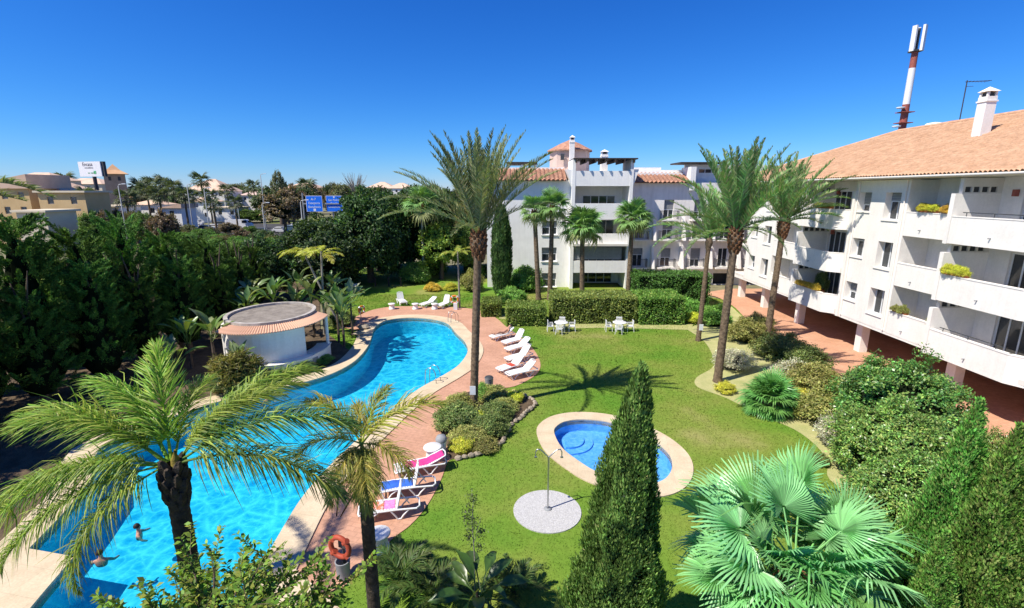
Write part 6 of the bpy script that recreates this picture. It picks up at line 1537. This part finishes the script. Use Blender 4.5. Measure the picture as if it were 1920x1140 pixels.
# tower
tp_ = A(227, 400, 135); tz = A(227, 325, 135).z; t = thing('stone_tower', 'square stone lookout tower with flared tiled cap', 'tower', (tp_.x, 135, 0), R(36))
MB().box(-2.2, 2.2, -2.2, 2.2, -.1, tz).build('shaft', STONETOWER, t, True)
MB().add([(-3.1, -3.1, tz-.2), (3.1, -3.1, tz-.2), (3.1, 3.1, tz-.2), (-3.1, 3.1, tz-.2), (-1.5, -1.5, tz+.75), (1.5, -1.5, tz+.75), (1.5, 1.5, tz+.75), (-1.5, 1.5, tz+.75), (0, 0, tz+2.4)], [(0, 1, 5, 4), (1, 2, 6, 5), (2, 3, 7, 6), (3, 0, 4, 7), (4, 5, 8), (5, 6, 8), (6, 7, 8), (7, 4, 8), (3, 2, 1, 0)]).build('cap_roof', mat('tower_tile', (.66, .40, .22), (.55, .32, .17), scale=.8, rough=.9), t, True)
for x in (-1.0, 1.0): MB().box(x-.3, x+.3, -2.23, -2.15, tz-1.9, tz-.9).build('slit_window', DARKGREY, t, True)
def text(body, size, loc, material, parent, name='lettering'):
    cu = bpy.data.curves.new(name, 'FONT'); cu.body = body; cu.size = size; cu.align_x = 'CENTER'; cu.extrude = .01
    tmp = bpy.data.objects.new('tmp', cu); COL.objects.link(tmp); dg = bpy.context.evaluated_depsgraph_get(); me = bpy.data.meshes.new_from_object(tmp.evaluated_get(dg)); bpy.data.objects.remove(tmp)
    me.materials.clear(); me.materials.append(material); o = mobj(name, me, parent, loc); o.rotation_euler = (math.pi/2, 0, 0); return o
Yb = 118; a0, a1 = A(143, 303, Yb), A(202, 331, Yb); t = thing('billboard', 'white roadside billboard on a dark post', 'billboard', ((a0.x+a1.x)/2-.4, Yb, 0), R(-14)); hw, hh = (a1.x-a0.x)/2, (a0.z-a1.z)/2; zc = (a0.z+a1.z)/2
MB().box(-hw, hw, -.12, .12, zc-hh, zc+hh).build('panel', SIGNWHITE, t, True); MB().box(hw-.1, hw+.6, .14, .7, zc-hh, zc+hh).build('back_frame', DARKGREY, t, True)
MB().tube([(.4, .3, 0), (.4, .3, zc-hh)], .38, 10).build('post', DARKGREY, t, True)
text('Encasa', 1.15, (-.5, -.14, zc+hh*.42), PRINT, t); text('inmobiliaria', .55, (-.2, -.14, zc+hh*.08), GREY, t); text('en venta', .6, (.3, -.14, zc-hh*.62), GREENPRINT, t)
MB().obox((hw*.42, -.13, zc-hh*.45), (.35, .02, .35)).build('emblem', GREENPRINT, t, True)
Ys = 92; s0_, s1_ = A(573, 367, Ys), A(606, 397, Ys)
t = thing('road_sign', 'blue motorway sign on a grey gantry post, left of the two', 'sign', ((s0_.x+s1_.x)/2, Ys, 0)); hw = (s1_.x-s0_.x)/2; hh = (s0_.z-s1_.z)/2; zc = (s0_.z+s1_.z)/2
MB().box(-hw, hw, -.06, .06, zc-hh, zc+hh).build('border', SIGNWHITE, t, True); MB().box(-hw+.07, hw-.07, -.075, -.061, zc-hh+.07, zc+hh-.07).build('panel', BLUESIGN, t, True)
MB().tube([(-hw-.7, .3, 0), (-hw-.7, .3, zc+hh+.5)], .14, 8).build('post', GREY, t, True); MB().box(-hw-.7, hw+3, .15, .3, zc-.1, zc+.1).build('arm', GREY, t, True)
text('A-7', .62, (-.1, -.085, zc+hh*.42), SIGNLINE, t); text('Estepona', .58, (0, -.085, zc-.05), SIGNLINE, t); text('Benahavis', .58, (0, -.085, zc-hh*.52), SIGNLINE, t); MB().box(-.22, .22, -.09, -.076, zc-hh+.12, zc-hh*.62).build('route_shield', SIGNWHITE, t, True)
s0_, s1_ = A(608, 368, Ys), A(641, 398, Ys); t = thing('road_sign', 'blue motorway sign partly covered by trees, right of the two', 'sign', ((s0_.x+s1_.x)/2+.1, Ys+.4, 0))
MB().box(-hw, hw, -.06, .06, zc-hh, zc+hh).build('border', SIGNWHITE, t, True); MB().box(-hw+.07, hw-.07, -.075, -.061, zc-hh+.07, zc+hh-.07).build('panel', BLUESIGN, t, True)
MB().tube([(-hw*.3, .3, 0), (-hw*.3, .3, zc-hh)], .12, 8).build('post', GREY, t, True)
text('San Pedro', .5, (0, -.085, zc+hh*.35), SIGNLINE, t); text('Ronda', .5, (0, -.085, zc-.1), SIGNLINE, t); text('Guadalmina', .46, (0, -.085, zc-hh*.5), SIGNLINE, t); MB().box(-.1, .15, -.09, -.076, zc+hh*.72, zc+hh*.92).build('route_shield', SIGNWHITE, t, True)
# street lamps along the road
def street_lamp(label, px, pyt, Y):
    p = A(px, pyt, Y); t = thing('street_lamp', label, 'lamp post', (p.x, Y, 0), 0, 'street lamps along the road')
    MB().tube([(0, 0, 0), (0, 0, p.z-.4), (.15, 0, p.z-.1), (.9, 0, p.z)], [.13, .09, .08, .06], 8).build('pole', GREY, t, True); MB().box(.8, 1.5, -.12, .12, p.z-.04, p.z+.1).build('lamp_head', SIGNWHITE, t, True)
for px_, py_, Y, l in ((221, 345, 96, 'street lamp in front of the stone tower'), (350, 345, 112, 'street lamp left of the parked cars'), (382, 352, 104, 'street lamp beside the parked cars'), (488, 326, 135, 'tall thin street lamp at the middle skyline'), (491, 380, 100, 'street lamp by the brown tree'), (563, 375, 88, 'street lamp left of the blue road signs'), (445, 380, 150, 'street lamp beyond the white van')):
    street_lamp(l, px_, py_, Y)
# cars and a van
def car(label, px, py, Y, material, rz, van=False, truck=False):
    p = A(px, py, Y); t = thing('parked_van' if van else 'parked_car', label, 'van' if van else 'car', (p.x, Y, 0), rz, 'vehicles on the road')
    L, W_, H_ = (3.6, .95, 2.5) if van else (2.1, .88, 1.45)
    prof = [(-L, .3), (-L, H_*.55 if not van else H_*.95), (-L*.82, H_*.62 if not van else H_), (-L*.55, H_) if not van else (L*.55, H_), (L*.25, H_) if not van else (L*.7, H_*.9), (L*.55, H_*.62) if not van else (L*.88, H_*.55), (L*.97, H_*.5), (L, .3)]
    mb = MB(); n = len(prof); vs = [(x, s*W_*(1 if z < H_*.7 else .86), z) for s in (-1, 1) for x, z in prof]
    mb.add(vs, [tuple(range(n)), tuple(range(2*n-1, n-1, -1))] + [(i, i+n, (i+1) % n+n, (i+1) % n) for i in range(n)]); mb.build('body', material, t, True)
    for s in (-1, 1): MB().box(-L*.62 if not van else L*.3, L*.36 if not van else L*.68, s*W_*.93-.03, s*W_*.93+.03, H_*.64, H_*.92).build('side_window', GLASS, t, True)
    MB().box(L*.42 if not van else L*.74, L*.5 if not van else L*.86, -W_*.75, W_*.75, H_*.66, H_*.9).build('windscreen', GLASS, t, True)
    for sx in (-.62, .62):
        for s in (-1, 1):
            wl = MB().tube([(sx*L, s*W_-.1, .31), (sx*L, s*W_+.06, .31)], .31, 12).build('wheel', DARKGREY, t, True); MB().tube([(sx*L, s*W_+.061*1, .31), (sx*L, s*W_+.075, .31)], .17, 10).build('rim', METAL, wl, True)
CW = mat('car_white', (.8, .8, .8), rough=.3, spec=.5); CB = mat('car_blue', (.08, .15, .24), rough=.3, spec=.5); CG = mat('car_grey', (.10, .12, .13), rough=.3, spec=.5)
rd_ = R(11)
for px_, py_, m_, van, l in ((368, 421, CW, False, 'white car leftmost on the road beyond the conifers'), (373, 429, CW, False, 'second white car beside the street lamp'), (386, 432, CB, False, 'blue car between street lamp and white cars'), (449, 428, CW, True, 'large white van beyond the conifers'),
                            (491, 438, CG, False, 'dark car right of the white van'), (526, 436, CW, False, 'white car approaching below the brown tree'), (544, 433, CB, False, 'dark blue car next to the white car below the brown tree'), (557, 427, CW, False, 'small white car near the street lamp by the road signs'), (402, 430, CW, False, 'third white car right of the blue car'), (415, 424, CG, False, 'grey car beyond the white cars')):
    car(l, px_, py_-8, P(px_, py_).y, m_, R(4), van)
# single trees and palms that can be told apart
FOL = 1.55
far_a = [crown_mesh('crown', one, 110, 36, (.13, .6), c, .3, c2, .3, .2) for c, c2 in (((.05, .08, .03), (.08, .10, .04)), ((.085, .095, .045), (.11, .10, .05)), ((.12, .085, .05), (.09, .07, .045)))]
FOL = 1.0
fan_bg = [fan_mesh('leaf', 1.0, .9, 12, 3.6, .5, c, .4, .05, .2, .1, .03, LEAF) for c in ((.085, .11, .05), (.11, .12, .06))]
def far_palm(label, px, py, Y, s, seed):
    p = A(px, py, Y); b = Vector((p.x, Y, 0)); return fan_palm(label, b, p, tk_w, 7.0, 18, (-35, 75), seed, s, 'distant palms', None, [fan_bg[0], fan_bg[0], fan_bg[1]])
fp = [(262, 352, 140, 2.0, 'distant palm right of the stone tower'), (285, 348, 150, 2.0, 'second distant palm right of the stone tower'), (275, 358, 130, 1.7, 'short distant palm between the two by the tower'), (325, 352, 150, 1.9, 'distant palm left of the pink roofed house'), (305, 345, 165, 2.0, 'distant palm midway between tower and pink roof'),
      (376, 338, 200, 2.4, 'distant palm on the skyline above the pink roof'), (362, 368, 160, 1.8, 'distant palm before the pink roofed house, left'), (392, 366, 160, 1.8, 'distant palm before the pink roofed house, right'), (475, 350, 210, 2.2, 'distant palm above the white skyline house'), (575, 350, 200, 2.6, 'distant palm above the blue road signs'), (425, 356, 200, 2.0, 'distant palm right of the pink roof'), (236, 372, 112, 1.5, 'palm before the low white building under the tower'), (298, 366, 116, 1.5, 'palm between the low white houses'), (345, 364, 118, 1.5, 'palm left of the house behind the parked cars'), (400, 384, 112, 1.3, 'short palm beside the parked cars'), (160, 366, 105, 1.5, 'palm right of the tan flat-roofed wing'), (440, 378, 140, 1.6, 'palm right of the white annexe'), (120, 340, 160, 2.2, 'palm behind the left villas')]
for i, (a, b_, Y, s, l) in enumerate(fp): far_palm(l, a, b_, Y, s, 40+i)
br = tree('brown_tree', 'broad brown leaved tree beside the road', A(530, 380, 125).x, 125, A(530, 358, 125).z, (5.2, 4.5, 4.0), far_a[2], tr1, None, core1, 1)
tree('brown_tree', 'second brown tree right behind the broad brown one', A(548, 380, 130).x, 130, A(548, 350, 130).z, (3.6, 3.5, 4.6), far_a[2], tr1, None, core1, 2)
tree('grey_tree', 'tall wispy grey tree above the brown roadside tree', A(520, 330, 160).x, 160, A(520, 322, 160).z, (2.2, 2.2, 5.0), far_a[1], tr1, None, None, 2)
# bare twiggy tree on the skyline
def bare_tree():
    p = A(665, 326, 180); t = thing('bare_tree', 'leafless twiggy tree on the skyline right of the road signs', 'tree', (p.x, 180, 0)); mb = MB(); rd = random.Random(2)
    mb.tube([(0, 0, 0), (0, 0, p.z*.5)], [.35, .25], 7)
    for i in range(46):
        a = rd.uniform(0, 6.28); r_ = rd.uniform(1, 4.5); mb.tube([(0, 0, p.z*rd.uniform(.35, .55)), (math.cos(a)*r_*.5, math.sin(a)*r_*.5, p.z*.75), (math.cos(a)*r_, math.sin(a)*r_, p.z*rd.uniform(.85, 1.03))], [.14, .09, .04], 4)
    mb.build('branches', SMOOTHBARK, t, True)
bare_tree()
rdt = random.Random(11); ft = []
for i in range(64):
    px_ = rdt.uniform(-40, 905); Y = rdt.uniform(150, 330); top_ = rdt.uniform(343, 362); ft.append((px_, Y, top_))
for i, (px_, Y, top_) in enumerate(ft):
    p = A(px_, top_, Y); r_ = rdt.uniform(3.0, 5.5); zt_ = max(6, p.z); tree('distant_tree', 'small distant tree in the belt of trees below the skyline', p.x, Y, zt_, (r_, r_, zt_*.42), far_a[i % 3 if i % 5 else 0], tr1 if i % 2 else None, 'distant trees below the skyline', core1, i)
for i in range(26):
    px_ = -30 + i*36 + rdt.uniform(-10, 10); Y = rdt.uniform(380, 620); p = A(px_, rdt.uniform(344, 353), Y); r_ = rdt.uniform(9, 16); tree('distant_tree', 'small distant tree in the belt of trees below the skyline', p.x, Y, p.z, (r_, r_*.6, p.z*.48), far_a[i % 2], None, 'distant trees below the skyline', core1, i)
for i, (px_, py_, Y, r_, k) in enumerate(((468, 392, 168, 5.0, 0), (420, 440, 86, 2.2, 2), (400, 444, 84, 2.0, 0), (445, 441, 82, 2.0, 1), (505, 446, 78, 2.2, 0), (545, 443, 76, 2.0, 1), (470, 446, 70, 2.2, 0), (610, 408, 82, 3.0, 0), (590, 422, 72, 3.0, 0), (640, 402, 78, 3.2, 0), (430, 450, 66, 2.2, 0), (350, 436, 85, 2.2, 0), (520, 450, 64, 2.2, 1), (380, 447, 66, 2.2, 0))):
    p = A(px_, py_, Y); tree('roadside_bush', 'rounded bush between the garden boundary and the road' if i else 'dark rounded bush mass on the far side of the road behind the white van', p.x, Y, max(2.5, p.z), (r_, r_, max(2.5, p.z)*.5), (cm_mid + cm_olive)[k] if k < 3 else cm_mid[0], None, 'bushes between the garden and the road' if i else None, core1, i, 'bush')

for i in range(24):
    left = i < 14
    px_ = (165 + i*12.0 if left else 335 + (i-14)*20) + rdt.uniform(-6, 6); Y = rdt.uniform(82, 118); p = A(px_, rdt.uniform(392, 408) if left else rdt.uniform(436, 446), Y); r_ = rdt.uniform(1.5, 2.6); zt_ = max(3.2, p.z)
    tree('roadside_tree', 'leafy tree or bush before the low white houses beyond the conifers', p.x, Y, zt_, (r_, r_, zt_*.42), (far_a + cm_mid + cm_olive)[rdt.randrange(6)], tr1, 'trees before the low white houses', core1, i)
